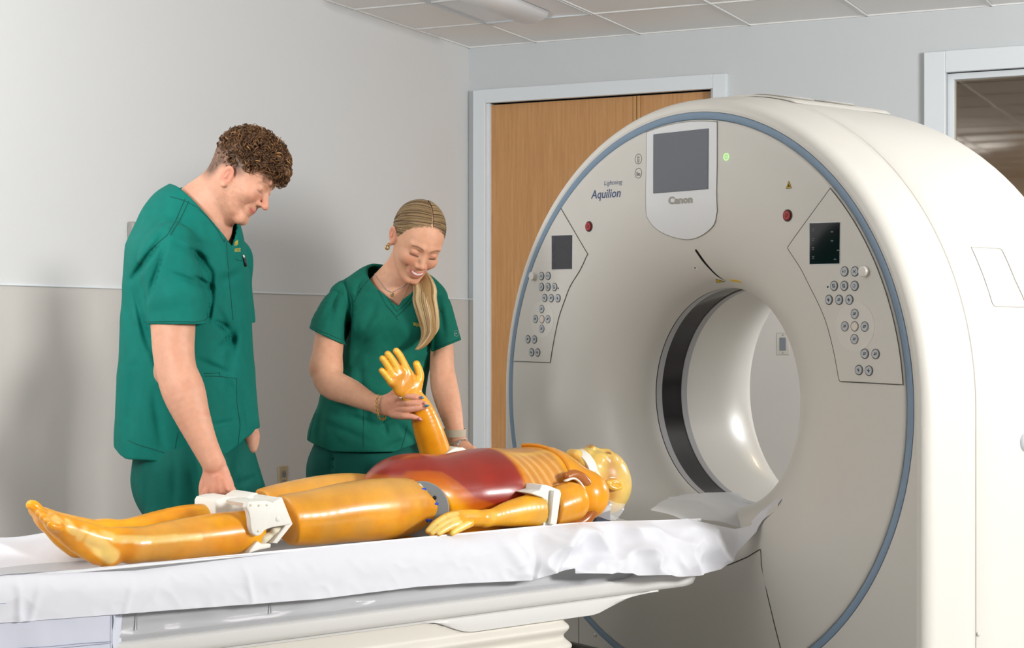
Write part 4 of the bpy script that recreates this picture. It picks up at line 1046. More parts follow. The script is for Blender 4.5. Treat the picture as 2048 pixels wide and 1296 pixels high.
# --- thighs
def thigh(L, y, cutn, cutp, cut2n, cut2p, extra=None):
    S = SDF(); limbpx(S, L, y, k=.04); 
    if extra: limbpx(S, extra, y, k=.05)
    S.half(cutn, float(np.dot(nrm(cutn), cutp))); S.half(cut2n, float(np.dot(nrm(cut2n), cut2p)))
    V, F = S.mesh(.0045, relax=3); c = resin(V); 
    return V, F, c
a = Q(567, 994, -.1); b = Q(586, 1048, -.1); 
V, F, c = thigh([(560, 1040, 50), (620, 1036, 55), (690, 1025, 60), (765, 1018, 62), (830, 1012, 55), (850, 1015, 50)], -.095,
    GX*0.80+GZ*0.62-GY*0.1, Q(852, 1002, -.1), -GX*0.97-GZ*.2, Q(570, 1030, -.1))
c = mixc(c, TAN, np.clip(sst(V[:, 2], .70, .79)*.85, 0, 1)); mk('thigh', V, F, m_amber, man, cols=c)
V, F, c = thigh([(500, 1018, 34), (560, 1005, 38), (640, 995, 44), (700, 992, 46), (745, 990, 40)], .105, GX, Q(760, 980, .1), -GX*0.9-GZ*.38, Q(528, 1000, .1))
c = mixc(c, TAN, np.clip(sst(V[:, 2], .68, .78)*.7, 0, 1)); mk('thigh', V, F, m_amber, man, cols=c)
# --- knee brackets: pixel outline extruded across the leg
def extr(name, poly, y0, y1, m, bev=0.004, parent=man, yref=None, ex=(0, 0)):
    yr = y0 if yref is None else yref
    P0 = [ony(px, py, yr) for px, py in poly]; bm = bmesh.new()
    A = [bm.verts.new((p[0], y0, p[2])) for p in P0]; B = [bm.verts.new((p[0]+ex[0], y1, p[2]+ex[1])) for p in P0]; n = len(A)
    fa = bm.faces.new(A); fb = bm.faces.new(B[::-1]); 
    for i in range(n): bm.faces.new((A[(i+1) % n], A[i], B[i], B[(i+1) % n]))
    bmesh.ops.recalc_face_normals(bm, faces=bm.faces[:])
    if bev: bmesh.ops.bevel(bm, geom=[e for e in bm.edges if (e.verts[0] in A and e.verts[1] in A) or (e.verts[0] in B and e.verts[1] in B)], offset=bev, segments=3, affect='EDGES', profile=.5)
    bm.verts.index_update(); V = np.array([v.co[:] for v in bm.verts]); F = [[v.index for v in f.verts] for f in bm.faces]; bm.free()
    return mk(name, G(V), F, m, parent, sharp=0.7)
K1 = [(494, 1009), (498, 1003.5), (507, 1002.5), (532, 1001.5), (540, 1003), (546, 1006), (552, 1001), (560, 997), (565, 995), (586, 1047), (579, 1050), (572, 1051), (558, 1053), (544, 1055.5), (536, 1058), (530, 1061), (526, 1066), (522, 1070), (517, 1072), (511, 1071.5), (504, 1066), (501, 1053), (500, 1037), (497, 1024), (492, 1015)]
kb = extr('knee_bracket', K1, -.172, -.150, m_brk, .004)
extr('bracket_arm', [(558, 1000), (565, 996), (586, 1048), (555, 1087), (544, 1086), (570, 1052)], -.165, -.03, m_brk, .003, man)
extr('bracket_top', [(497, 1008), (507, 1003), (532, 1002), (545, 1007), (564, 998), (568, 1003), (560, 1012), (530, 1016), (500, 1016)], -.152, -.03, m_brk, .003, man)
extr('bracket_foot', [(515, 1082), (525, 1088), (540, 1087), (543, 1090), (541, 1096), (520, 1100), (498, 1107), (500, 1100)], -.16, -.05, m_brk, .004, man)
for px, py, r in ((501.5, 1010, 3), (518, 1010.5, 3), (534, 1010, 2.8), (517, 1062, 3), (556, 1038, 6)):
    q = ony(px, py, -.1722); V, F = lathe([(-.0012, .0005), (-.001, Rm(r, G(q))*.9), (.001, Rm(r, G(q)))], 20, zc=0)
    mk('bracket_dimple', G(np.c_[V[:, 1]+q[0], V[:, 0]+q[1], V[:, 2]+q[2]]), F, m_cream if r < 5 else m_brk, kb)
S = SDF()
for L, y in (([(528, 1078, 9), (540, 1072, 9), (553, 1066, 7)], -.14), ([(520, 1084, 9), (534, 1086, 8)], -.13), ([(548, 1062, 7), (560, 1060, 6)], -.15)): limbpx(S, L, y, k=.006)
V, F = S.mesh(.003); mk('knee_hinge', V, F, m_cream, man)
extr('knee_bracket', [(411, 1003), (415, 996), (432, 991), (450, 990), (458, 993), (466, 999), (475, 1010), (484, 1016), (484, 1030), (411, 1030)], .045, .165, m_brk, .004, man, yref=.10)
extr('knee_bracket', [(466, 999), (476, 991), (489, 983), (495, 983), (505, 991), (516, 1001), (508, 1020), (484, 1018)], .045, .165, m_brk, .004, man, yref=.10)
# --- torso
S = SDF(); L3 = lambda x, y, z: G([x, y, z])
fz = (GZ, .70)
S.cap(L3(-1.03, 0, .712), L3(-.80, 0, .714), .168, .170, k=.05, sq=fz)
S.cap(L3(-.80, 0, .714), L3(-.64, 0, .712), .170, .172, k=.05, sq=fz)
S.ell(L3(-1.075, 0.0, .73), (.115, .135, .100), R=GM, k=.05)
S.cap(L3(-.62, -.06, .735), L3(-.62, .06, .735), .085, k=.05)
S.cap(L3(-.55, 0, .72), L3(-.42, 0, .725), .10, .052, k=.06)
S.cap(L3(-.545, -.15, .70), L3(-.545, .15, .70), .074, k=.05)
S.box(L3(-1.02, 0, .625), (.17, .15, .035), R=GM, rd=.03, k=.04)
# sockets for thighs
for sy in (-1, 1):
    S.ell(L3(-1.185, sy*.155, .655), (.145, .13, .125), R=GM, k=.01, mode='sub')
V, F = S.mesh(.0045); VI = GI(V)
# organ mass, ribs
x_, y_, z_ = VI.T
c = resin(V)
fb = np.array([ony(px, py, yy)[[0, 2]] for px, py, yy in ((777, 952, -.02), (812, 946, -.08), (850, 945, -.11), (885, 948, -.13), (914, 968, -.145), (943, 997, -.155), (979, 1010, -.155), (1010, 1022, -.155), (1045, 1035, -.155))])
fb = fb[np.argsort(fb[:, 0])]; front = np.interp(x_, fb[:, 0], fb[:, 1])
redm = sst(z_, front-.006, front+.010)*(1-sst(x_, -.805, -.775))
rim_ = np.exp(-((z_-front+.004)/.012)**2)*(1-sst(x_, -.80, -.77)); c = mixc(c, (150, 62, 16), .75*np.clip(rim_, 0, 1))
c = mixc(c, RED, redm*.97)
redf = np.clip(1-sst(z_, .60, .70), 0, 1)*(1-sst(x_, -1.02, -.98)); dfr = front-z_; c = mixc(c, (188, 84, 14), .8*(1-redm)*(1-sst(dfr, .02, .075))*(1-sst(x_, -.86, -.80))*(dfr > -.01))
# ribs as pale bands slanting down the side, brownish between
rx = x_+.32*(z_-.72)-.18*np.abs(y_)*0
rib = 0.5+0.5*np.cos((rx+.775)/.030*2*PI); rm_ = sst(x_, -.79, -.765)*(1-sst(x_, -.635, -.615))
side = sst(np.abs(y_), .045, .09)
c = mixc(c, (186, 128, 70), .65*rm_); c = mixc(c, (226, 178, 112), rm_*side*sst(rib, .35, 1.0)*.65)
c = mixc(c, (240, 190, 80), rm_*np.exp(-((np.abs(y_)-.075)/.014)**2)*.6)
c = mixc(c, (236, 160, 20), .7*sst(x_, -.625, -.60)*(1-sst(x_, -.50, -.47))); rb2 = 0.5+0.5*np.cos((rx+.775)/.024*2*PI)
c = mixc(c, (206, 140, 40), .5*sst(x_, -.60, -.58)*(1-sst(x_, -.48, -.44))*rb2*(np.abs(y_) < .13)); c = mixc(c, (150, 84, 22), .8*sst(x_, -.50, -.45))
mk('torso', V, F, m_amber, man, cols=c)
# raised seam across the chest
pts = [L3(-.625+.02*math.sin(t*2), -.178*math.sin(t), .715+.128*math.cos(t)) for t in np.linspace(-.2, 1.75, 30)]
V, F = tube(np.array(pts), .006, 8); mk('chest_seam', V, F, m_amber, man, cols=np.tile(s2l((222, 140, 20)), (len(V), 1)))
# hip plates with blue screws
for sy in (-1, 1):
    o = ony(842, 1019, -.13); o[1] = sy*.13
    Rn = rot('Z', 0)
    ax = nrm(-GX*0.62+GY*sy*0.75+GZ*.12); up = nrm(GZ-ax*(GZ@ax)); sd = np.cross(ax, up); oc = G(o)
    rr = .078
    def disc(o, r0, h, n=48): return [[o+h_*ax+r_*(math.cos(t)*sd+math.sin(t)*up) for t in np.linspace(0, 2*PI, n+1)] for h_, r_ in ((-.012, r0), (h-.002, r0), (h, r0-.002), (h, .001))]
    V, F = grid(np.array(disc(oc, rr, .012))); pl = mk('hip_plate', V, F, m_plate, man, sharp=.6)
    for ang, rad, r, m in ((60, .068, .006, 'b'), (5, .055, .006, 'h'), (95, .055, .006, 'h'), (-40, .055, .006, 'h'), (140, .05, .006, 'h')):
        oo = oc+rad*(math.cos(math.radians(ang))*sd+math.sin(math.radians(ang))*up)
        V, F = grid(np.array(disc(oo, r, .014, 12))); mk('plate_hole', V, F, m_dark if m == 'h' else mat('blue screw', (30, 70, 200), .4), pl)
for px, py, y in ((871, 1008, -.165), (857, 1041, -.175), (846, 979, -.15)):
    q = Q(px, py, y); V, F = tube([q-GX*.006, q+GX*.008], .0042, 10); mk('blue_screw', V, F, mat('blue screw', (30, 70, 200), .4), man)
V, F = tube(smoothpath([Q(838, 968, -.14), Q(870, 1006, -.15), Q(862, 1022, -.15), Q(850, 1050, -.15)], 5), .0035, 6); mk('thigh_end_rim', V, F, m_cream, man)
# --- near arm
S = SDF(); limbpx(S, [(1140, 1004, 40), (1118, 1012, 38), (1100, 1020, 34)], -.205, k=.02); S.half(GX*.9-GY*.35, float(nrm(GX*.9-GY*.35)@Q(1166, 1005, -.2))); S.half(-GX, float(-GX@Q(1100, 1015, -.2)))
V, F = S.mesh(.0038); c = resin(V); c = mixc(c, (236, 158, 16), .6+0*c[:, 0]); mk('upper_arm', V, F, m_amber, man, cols=c)
S = SDF(); limbpx(S, [(1078, 1020, 35), (1050, 1022, 31), (1015, 1028, 25), (988, 1034, 18), (972, 1037, 15)], -.215, k=.02, sq=(GY, .8)); S.half(GX, float(GX@Q(1080, 1015, -.215)))
limbpx(S, [(972, 1037, 15), (952, 1036, 17), (928, 1036, 17)], -.22, k=.02, sq=(GY, .8))
FG = [[(918, 1028, 9), (895, 1032, 7.5), (872, 1046, 7), (856, 1062, 6)], [(918, 1036, 9), (898, 1042, 7.5), (880, 1053, 7), (864, 1067, 6)], [(924, 1044, 9), (906, 1050, 7.5), (890, 1059, 7), (877, 1067, 6)], [(940, 1046, 9), (926, 1053, 8), (914, 1060, 7), (905, 1066, 6)]]
for i, f in enumerate(FG): limbpx(S, f, -.225-.010*i, k=.004, k0=.012)
V, F = S.mesh(.0028); c = resin(V); c = mixc(c, (240, 190, 60), .35+0*c[:, 0])
for i, f in enumerate(FG):
    for t in range(3):
        a = Q(*f[t][:2], -.235-.010*i); b = Q(*f[t+1][:2], -.235-.010*i); d_ = b-a; c = bones(c, V, [(a+d_*.2, b-d_*.15, Rm(5.5, a))], col=(250, 226, 140), a=.75, soft=.003)
c = bones(c, V, [(Q(1070, 1012, -.25), Q(990, 1032, -.24), .012)], a=.5); mk('forearm_hand', V, F, m_amber, man, cols=c)
extr('elbow_bracket', [(1060, 986), (1080, 980), (1084, 970), (1094, 970), (1120, 980), (1123, 987), (1114, 1047), (1102, 1048), (1098, 1050), (1086, 1056), (1091, 1002), (1084, 995)], -.245, -.15, m_brk, .003)
S = SDF()
for px, py, r in ((1102, 1008, 7), (1101, 1020, 6.5), (1097, 1034, 5.5), (1100, 1046, 5)): q = Q(px, py, -.246); S.ell(q, (Rm(r, q),)*3, k=.005)
V, F = S.mesh(.002); mk('elbow_hinge', V, F, m_cream, man)
extr('bracket_flange', [(1108, 981), (1122, 986), (1113, 1049), (1101, 1048)], -.262, -.236, m_brk, .002)
# shoulder rim and white ring
sc_ = Q(1150, 1000, -.19); ax = nrm(-GY*.75+GX*.5+GZ*.12)
def ringpts(o, ax, r, a0=0, a1=2*PI, n=48, ov=1.0):
    up = nrm(GZ-ax*(GZ@ax)); sd = np.cross(ax, up); return np.array([o+r*(math.cos(t)*sd*ov+math.sin(t)*up) for t in np.linspace(a0, a1, n)])
q0 = [(1131, 955), (1150, 950), (1168, 962), (1179, 985), (1182, 1010), (1176, 1032), (1160, 1046), (1135, 1052)]
V, F = tube(smoothpath([Q(x, y, -.19) for x, y in q0], 6), np.interp(np.linspace(0, 1, 43), [0, .3, .6, 1], [.014, .018, .022, .016]), 12)
c = np.tile(s2l((172, 100, 34)), (len(V), 1)); mk('shoulder_rim', V, F, m_amber, man, cols=c)
q0 = [(1130, 962), (1148, 957), (1163, 970), (1172, 992), (1172, 1008)]
V, F = tube(smoothpath([Q(x, y, -.205) for x, y in q0], 6), .007, 8, flat=.5); mk('shoulder_ring', V, F, m_brk, man)
# --- raised far arm
yA = .27
S = SDF(); limbpx(S, [(871, 905, 31), (857, 862, 29.5), (846, 830, 26), (834, 806, 22), (822, 792, 19)], yA, k=.02)
S.half(nrm(Q(900, 893, yA)-Q(868, 860, yA))*0+nrm(GX*.45-GZ*.9), float(nrm(GX*.45-GZ*.9)@Q(876, 903, yA)))
limbpx(S, [(822, 792, 17), (818, 778, 20), (812, 762, 22)], yA, k=.02, sq=(GY, .6)); limbpx(S, [(800, 778, 15), (795, 762, 15), (800, 750, 13)], yA, k=.015, sq=(GY, .75)); limbpx(S, [(826, 776, 16), (832, 765, 13)], yA, k=.015, sq=(GY, .75))
RF = [[(816, 748, 10), (807, 726, 8), (799, 710, 7.4), (792.5, 702, 7)], [(799, 746, 9), (790, 729, 8), (781, 715, 7.4), (775.5, 708, 7)], [(788, 752, 9), (779, 738, 7.6), (771, 725, 7), (765, 717, 6.6)], [(783, 765, 8), (775, 755, 7), (768, 746, 6.6), (763.5, 741, 6.2)], [(834, 770, 10), (839, 755, 9.5), (838, 742, 8.6), (833, 728, 7.4)]]
for i, f in enumerate(RF): limbpx(S, f, yA-.004, k=.004, k0=.014)
V, F = S.mesh(.0026); c = resin(V); c = mixc(c, (230, 156, 20), .4+0*c[:, 0])
for i, f in enumerate(RF):
    for t in range(3):
        a = Q(*f[t][:2], yA-.012); b = Q(*f[t+1][:2], yA-.012); d_ = b-a; c = bones(c, V, [(a+d_*.2, b-d_*.12, Rm(5, a))], col=(240, 206, 90), a=.7, soft=.004)
mk('raised_forearm_hand', V, F, m_amber, man, cols=c)
extr('elbow_bracket', [(872, 906), (897, 893), (902, 895), (908, 893), (914, 896), (920, 906), (918, 930), (860, 930)], .225, .31, m_brk, .003, man, yref=yA)
# --- neck collar and head
S = SDF(); S.cap(L3(-.46, 0, .745), L3(-.33, 0, .755), .050, .052, k=.01); V, F = S.mesh(.004); mk('neck', V, F, m_amber, man, cols=np.tile(s2l((226, 160, 50)), (len(V), 1)))
o = Q(1162, 940, 0); ax = nrm(GX*.93+GZ*.25)
rp = [ringpts(o+ax*h, ax, r, 0, 2*PI, 40) for h, r in ((-.014, .060), (.014, .063), (.014, .056), (-.014, .053), (-.014, .060))]
V, F = grid(np.array(rp)); mk('neck_collar', V, F, m_brk, man, sharp=.6)
extr('collar_wing', [(1166, 951), (1180, 947), (1186, 990), (1183, 991), (1176, 970)], -.075, -.065, m_brk, .001)
S = SDF()
HR = np.stack([-GY, -GZ, GX], 1)      # x -> near... forward(-y) -> up, z(up) -> along the couch
HR = np.stack([GY, -GZ, GX], 1); HR = HR @ np.diag([1, 1, 1])
if np.linalg.det(HR) < 0: HR[:, 0] *= -1
hc = Q(1197, 957, 0); S.frame(rot('Z', 0) @ HR, hc, .98); add_head(S, nose=.9, jaw=1.05)
for s in (-1, 1): S.ell((s*.031, -.092, .008), (.018, .014, .014), k=.006, mode='sub')
V, F = S.mesh(.0026); Lh = (V-hc) @ HR/.98
c = np.tile(np.array(s2l((232, 200, 110))), (len(V), 1)); x_, y_, z_ = Lh.T
n = fbm(V, 22, 3, 5)
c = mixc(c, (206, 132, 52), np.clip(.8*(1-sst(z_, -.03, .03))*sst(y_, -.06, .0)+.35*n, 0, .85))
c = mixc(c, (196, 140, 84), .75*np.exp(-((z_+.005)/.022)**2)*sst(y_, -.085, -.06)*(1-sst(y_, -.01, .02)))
c = mixc(c, (150, 84, 30), .7*sst(-y_, .098, .108)*(np.abs(x_) < .02)); 
for s in (-1, 1): c = mixc(c, (170, 104, 40), .75*(1-sst(np.linalg.norm(Lh-np.array([s*.031, -.082, .008]), axis=1), .008, .018)))
c = mixc(c, (166, 92, 30), .6*np.exp(-((z_+.0645)/.0022)**2)*(y_ < -.07)*(np.abs(x_) < .03))
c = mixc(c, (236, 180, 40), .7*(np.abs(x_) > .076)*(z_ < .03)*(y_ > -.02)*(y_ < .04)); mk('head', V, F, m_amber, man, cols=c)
# --- head rest with foil strap and clear bag
hr = empty('head_rest', tuple(Q(1205, 1030, 0)), GA, label='dark foam head rest in clear plastic under the manikin\'s head', cat='head rest')
def hrb(x0, x1, y0, y1, z0, z1, m, name, bev=.01): return mk(name, *box((x0, y0, z0), (x1, y1, z1), bev, fr=G), m, hr)
hx0 = ony(1186, 1020, -.11)[0]; hx1 = ony(1219, 1020, -.11)[0]
hrb(hx0, hx1, -.12, .12, .585, ony(1200, 1002, -.11)[2], mat('dark blue grey foam', (58, 62, 76), .5), 'foam_block')
V, F = patch([[ony(1168, 1044, -.13), ony(1195, 1030, -.135), ony(1222, 1020, -.13)], [ony(1178, 1030, -.13), ony(1200, 1017, -.135), ony(1222, 1010, -.125)]], 8, 6, amp=.002)
mk('foil_strap', G(V), F, mat('silver foil', (226, 228, 232), .25, metal=.6), hr)
m_clear = bpy.data.materials.new('clear plastic film'); m_clear.use_nodes = True; nt = m_clear.node_tree; b_ = nt.nodes['Principled BSDF']; b_.inputs['Base Color'].default_value = (.9, .9, .9, 1); b_.inputs['Roughness'].default_value = .12
t = nt.nodes.new('ShaderNodeBsdfTransparent'); ms = nt.nodes.new('ShaderNodeMixShader'); ms.inputs[0].default_value = .72
nt.links.new(b_.outputs[0], ms.inputs[1]); nt.links.new(t.outputs[0], ms.inputs[2]); nt.links.new(ms.outputs[0], nt.nodes['Material Output'].inputs[0])
V, F = patch([[ony(1186, 1036, -.14), ony(1212, 1038, -.145), ony(1232, 1036, -.13)], [ony(1184, 1016, -.14), ony(1214, 1014, -.145), ony(1247, 1018, -.12)], [ony(1186, 1000, -.12), ony(1212, 1003, -.12), ony(1249, 1007, -.1)]], 8, 8, amp=.008)
mk('plastic_bag', G(V), F, m_clear, hr)
# ================================================================ people
from mathutils.bvhtree import BVHTree
def bvh(V, F): return BVHTree.FromPolygons(V.tolist(), [list(map(int, f)) for f in F])
CAMP = Vector((0, 0, CAMZ))
def cast(tree, px, py, lift=0.0012):
    r = Vector(ray(px, py)).normalized(); h = tree.ray_cast(CAMP, r)
    if h[0] is None: return None
    n = h[1] if h[1].dot(r) < 0 else -h[1]
    return np.array(h[0]+n*lift)
def drapeline(name, tree, pts, r, m, parent, lift=0.0006, n=10, cols=None):
    q = []
    P2 = np.array(pts, float)
    for i in range(len(P2)-1):
        for t in np.arange(n)/n: q.append(P2[i]*(1-t)+P2[i+1]*t)
    q.append(P2[-1]); q = [cast(tree, *a, lift) for a in q]; q = [a for a in q if a is not None]
    seg = []; out = []
    for a in q:
        if seg and np.linalg.norm(a-seg[-1]) > .03: out.append(seg); seg = []
        seg.append(a)
    out.append(seg); parts = [tube(np.array(s), r, 5) for s in out if len(s) > 1]
    if not parts: return
    V, F = join(parts); return mk(name, V, F, m, parent)
def drapetext(name, tree, body, p0, p1, hpx, m, parent, dx=(0, -1), lift=.0012):
    V, F = text_poly(body, 1.0); w_ = V[:, 0].max()-V[:, 0].min(); p0 = np.array(p0, float); p1 = np.array(p1, float)
    q = p0+(V[:, :1]-V[:, 0].min())/w_*(p1-p0)+V[:, 1:2]/.7*hpx*np.array(dx)
    W = [cast(tree, *a, lift) for a in q]
    if any(x is None for x in W):
        g = [x for x in W if x is not None]
        if not g: return
        W = [g[0] if x is None else x for x in W]
    mk(name, np.array(W), F, m, parent, smooth=False)
m_skin = vmat('skin', 0.52, sss=0.18, rad=(1, .35, .18), scale=.012, bump=.08, bscale=900, noise=.05, nscale=60, spec=.45)
def scrubm(name): return vmat(name, 0.78, bump=.12, bscale=1400, noise=.05, nscale=40, spec=.25)
m_scrub = scrubm('green scrub cloth'); m_scrubw = scrubm('green scrub cloth soft')
m_seamg = mat('dark green seam', (2, 62, 54), .9); m_yt = mat('yellow embroidery', (232, 196, 34), .7)
m_gold = mat('gold', (206, 170, 96), .25, metal=.9); m_silver = mat('silver', (206, 206, 204), .22, metal=.9)
SKM = (206, 154, 128); SKW = (210, 158, 128)
def folds(lst, Y0, front=True):
    L = [(np.array(a, float), np.array(b, float), w_, am) for a, b, w_, am in lst]
    def f(p):
        q = proj(p); d = np.zeros(len(p)); m = (p[:, 1] < Y0) if front else np.ones(len(p), bool)
        for a, b, w_, am in L:
            ab = b-a; t = np.clip(((q-a)@ab)/(ab@ab), 0, 1); e = q-(a+t[:, None]*ab); s = (e[:, 0]*ab[1]-e[:, 1]*ab[0])/np.linalg.norm(ab); r2 = (e**2).sum(1)
            en = 4*t*(1-t)*.7+.3
            d += am*en*np.exp(-r2/w_**2)*(1.0-.9*s/w_)            # crease with a raised lip beside it
        return d*m
    return f
def vwedge(S, A, B, C, D, lo, hi, th=0.0):
    """remove what lies above both planes (A,B,C) and (A,D,C): a V neck"""
    A, B, C, D = [np.asarray(x, float) for x in (A, B, C, D)]
    n1 = nrm(np.cross(B-A, C-A)); n1 = n1 if n1[2] > 0 else -n1; n2 = nrm(np.cross(D-A, C-A)); n2 = n2 if n2[2] > 0 else -n2
    def f(p): return np.maximum(n1@A-p@n1.astype(np.float32), n2@A-p@n2.astype(np.float32))
    S.func(f, lo, hi)
def facecol(c, V, o, R, s, lips, brow, fem):
    L = (V-o) @ R/s; x, y, z = L.T; ax = np.abs(x); fr = (y < -.04)
    c = mixc(c, (206, 120, 100), .30*np.exp(-(((ax-.040)/.020)**2+((z+.030)/.020)**2))*fr)
    c = mixc(c, (205, 120, 100), .35*np.exp(-((ax/.014)**2+((z+.033)/.012)**2))*fr)
    up = (.0110 if fem else .0065)*np.clip(ax/.027, 0, 1)**2
    c = mixc(c, lips, .85*fr*(1-sst(ax, .021+.002*fem, .026+.002*fem))*(1-sst(np.abs(z+.0655-up), .0065+.0015*fem, .0085+.002*fem))*sst(-y, .078, .084))
    if fem:
        m = fr*(1-sst(ax, .018, .021))*(1-sst(np.abs(z+.0640-up*1.1), .0030, .0042)); c = mixc(c, (245, 238, 228), m)
        ml = fr*(ax < .0245)*np.exp(-((z+.0690-up*1.2)/.0013)**2); c = mixc(c, (120, 40, 40), .8*ml)
    else: c = mixc(c, (140, 66, 60), .8*fr*(ax < .026)*np.exp(-((z+.0650-up)/.0014)**2))
    bz = .0235+.004*np.sin(np.clip((ax-.012)/.036, 0, 1)*PI); bw = .0026 if fem else .0036
    c = mixc(c, brow, (.85 if fem else .6)*fr*sst(ax, .010, .016)*(1-sst(ax, .046, .053))*np.exp(-((z-bz)/bw)**4))
    lz = -.0045-.0015*np.cos((ax-.031)/.014*1.2); c = mixc(c, (30, 20, 18), (1.0 if fem else .65)*fr*sst(ax, .016, .019)*(1-sst(ax, .044, .048))*np.exp(-((z-lz)/(.0023 if fem else .0013))**2))
    if fem: c = mixc(c, (176, 104, 84), .45*fr*np.exp(-(((ax-.031)/.015)**2+((z-.006)/.007)**2)))
    c = mixc(c, (216, 120, 104), .35*((ax > .076) & (z < .035) & (z > -.05)))
    return c, L
def strands(name, paths, rads, cols, m, parent, n=5, kind=None):
    parts = []; C = []
    V_ = []; F_ = []; C_ = []; base = 0
    for p, r, c in zip(paths, rads, cols):
        V, F = tube(p, r, n, cap=False); V_.append(V); F_.append(np.array(F)+base); base += len(V); C_.append(np.tile(c, (len(V), 1)))
    return mk(name, np.concatenate(V_), np.concatenate(F_), m, parent, cols=np.concatenate(C_), **({'kind': kind} if kind else {}))
m_hair = vmat('hair', .48, spec=.32)
LINES = []

# ---------------------------------------------------------------- the man
mn = empty('person', tuple(P(385, 652, 4.9)*np.array([1, 1, 0])), label='man with curly brown hair in green scrubs, right hand on the manikin\'s knee', cat='person')
YM = 4.92; FM = nrm([.94, -.34, 0]); NM = nrm([-.34, -.94, 0])
# head orientation: forward in the picture plane to the right and down
th = math.radians(39); yaw = math.radians(-12)
f0 = np.array([math.cos(th)*math.cos(yaw), math.sin(yaw), -math.sin(th)]); f0 = nrm(f0); u0 = nrm(np.array([math.sin(th), 0, math.cos(th)])-0*f0); u0 = nrm(u0-f0*(u0@f0)); l0 = np.cross(-f0, u0)
l0 = np.cross(u0, -f0) if np.linalg.det(np.stack([l0, -f0, u0], 1)) < 0 else l0
HRm = np.stack([l0, -f0, u0], 1); hcm = P(487, 350, 4.86)
S = SDF(); S.frame(HRm, hcm, 1.0); add_head(S, smile=.45, jaw=1.06, nose=1.04, ed=(-.009, -.024)); S.frame()
hl = lambda x, y, z: HRm@np.array([x, y, z])+hcm
S.cap(hl(0, .035, -.045), P(398, 420, 4.90), .058, .066, k=.03); S.cap(hl(0, -.012, -.075), P(428, 446, 4.88), .034, .046, k=.04)
S.cap(P(398, 425, 4.90), P(385, 520, 4.92), .068, .13, k=.06); S.cap(P(352, 485, 4.80), P(425, 480, 5.04), .062, k=.07)   # collarbone level, under the shirt
S.limb([P(341, 515, 4.72), P(344, 590, 4.69), P(346, 650, 4.68), P(347, 700, 4.67), P(353, 742, 4.66), P(367, 782, 4.65), P(384, 830, 4.64), P(407, 885, 4.63), P(428, 928, 4.62)],
       [.065, .066, .063, .0590, .0575, .0605, .0500, .0385, .0325], k=.02, sq=(NM, .93))
S.ell(P(322, 745, 4.70), (.02, .02, .03), k=.03)
S.limb([P(428, 928, 4.62), P(434, 950, 4.62), P(438, 974, 4.62)], [.031, .036, .041], k=.006, sq=((0, 1, 0), .62))
for i, (kx, ky, tx, ty) in enumerate(((414, 988, 410, 1030), (430, 994, 428, 1040), (447, 992, 448, 1040), (462, 984, 466, 1030))):
    S.limb([P(436+(kx-436)*.4, 968, 4.62), P(kx, ky-4, 4.612), P(tx, (ky+ty)/2, 4.635), P(tx, ty-8, 4.66)], [.014, .0135, .0115, .010], k=.008, k0=.02)
S.limb([P(418, 950, 4.64), P(408, 972, 4.63), P(407, 998, 4.63)], [.018, .0145, .012], k=.01, k0=.02)
for a, b in (((428, 955), (424, 985)), ((436, 952), (440, 984)), ((446, 957), (455, 980))): S.cap(P(*a, 4.598), P(*b, 4.596), .0035, .003, k=.008)
S.limb([P(425, 500, 5.05), P(448, 560, 5.08), P(460, 700, 5.06), P(472, 780, 5.06), P(491, 845, 5.04), P(501, 872, 5.03), P(503, 895, 5.02)], [.06, .05, .045, .040, .027, .028, .018], k=.02)
V, F = largest(*S.mesh(.0028)); c = np.tile(np.array(s2l(SKM)), (len(V), 1)); c, L = facecol(c, V, hcm, HRm, 1.0, (196, 112, 104), (120, 84, 58), False)
c = mixc(c, (196, 130, 104), np.clip(.35*fbm(V, 25, 3, 2), 0, .4)); q = proj(V)
c = mixc(c, (206, 128, 104), .35*((q[:, 1] > 940) & (q[:, 0] > 395)))
x, y, z = L.T
fade = sst(y, -.040, .0)*sst(z, -.030, .010)*(np.abs(x) > .03)*(1-sst(z,.0,.01)*(y<-.03))+1.2*sst(y, .035, .065)*sst(z, -.095, -.035); inh = (np.linalg.norm(L, axis=1) < .14)
nb = .85+.15*np.clip(fbm(V, 160, 2, 3), -1, 1); ear = (np.abs(x) > .0785) & (y < .030) & (z < .012) & (z > -.07)
c = mixc(c, (58, 44, 32), np.clip(fade, 0, 1)*.97*inh*nb*(~ear))
c = mixc(c, (150, 104, 78), .22*inh*(y < .0)*(z < -.03)*(z > -.12)*(np.abs(x) > .02)*np.clip(.5+fbm(V, 200, 2, 6), 0, 1))
body = mk('body', V, F, m_skin, mn, cols=c)
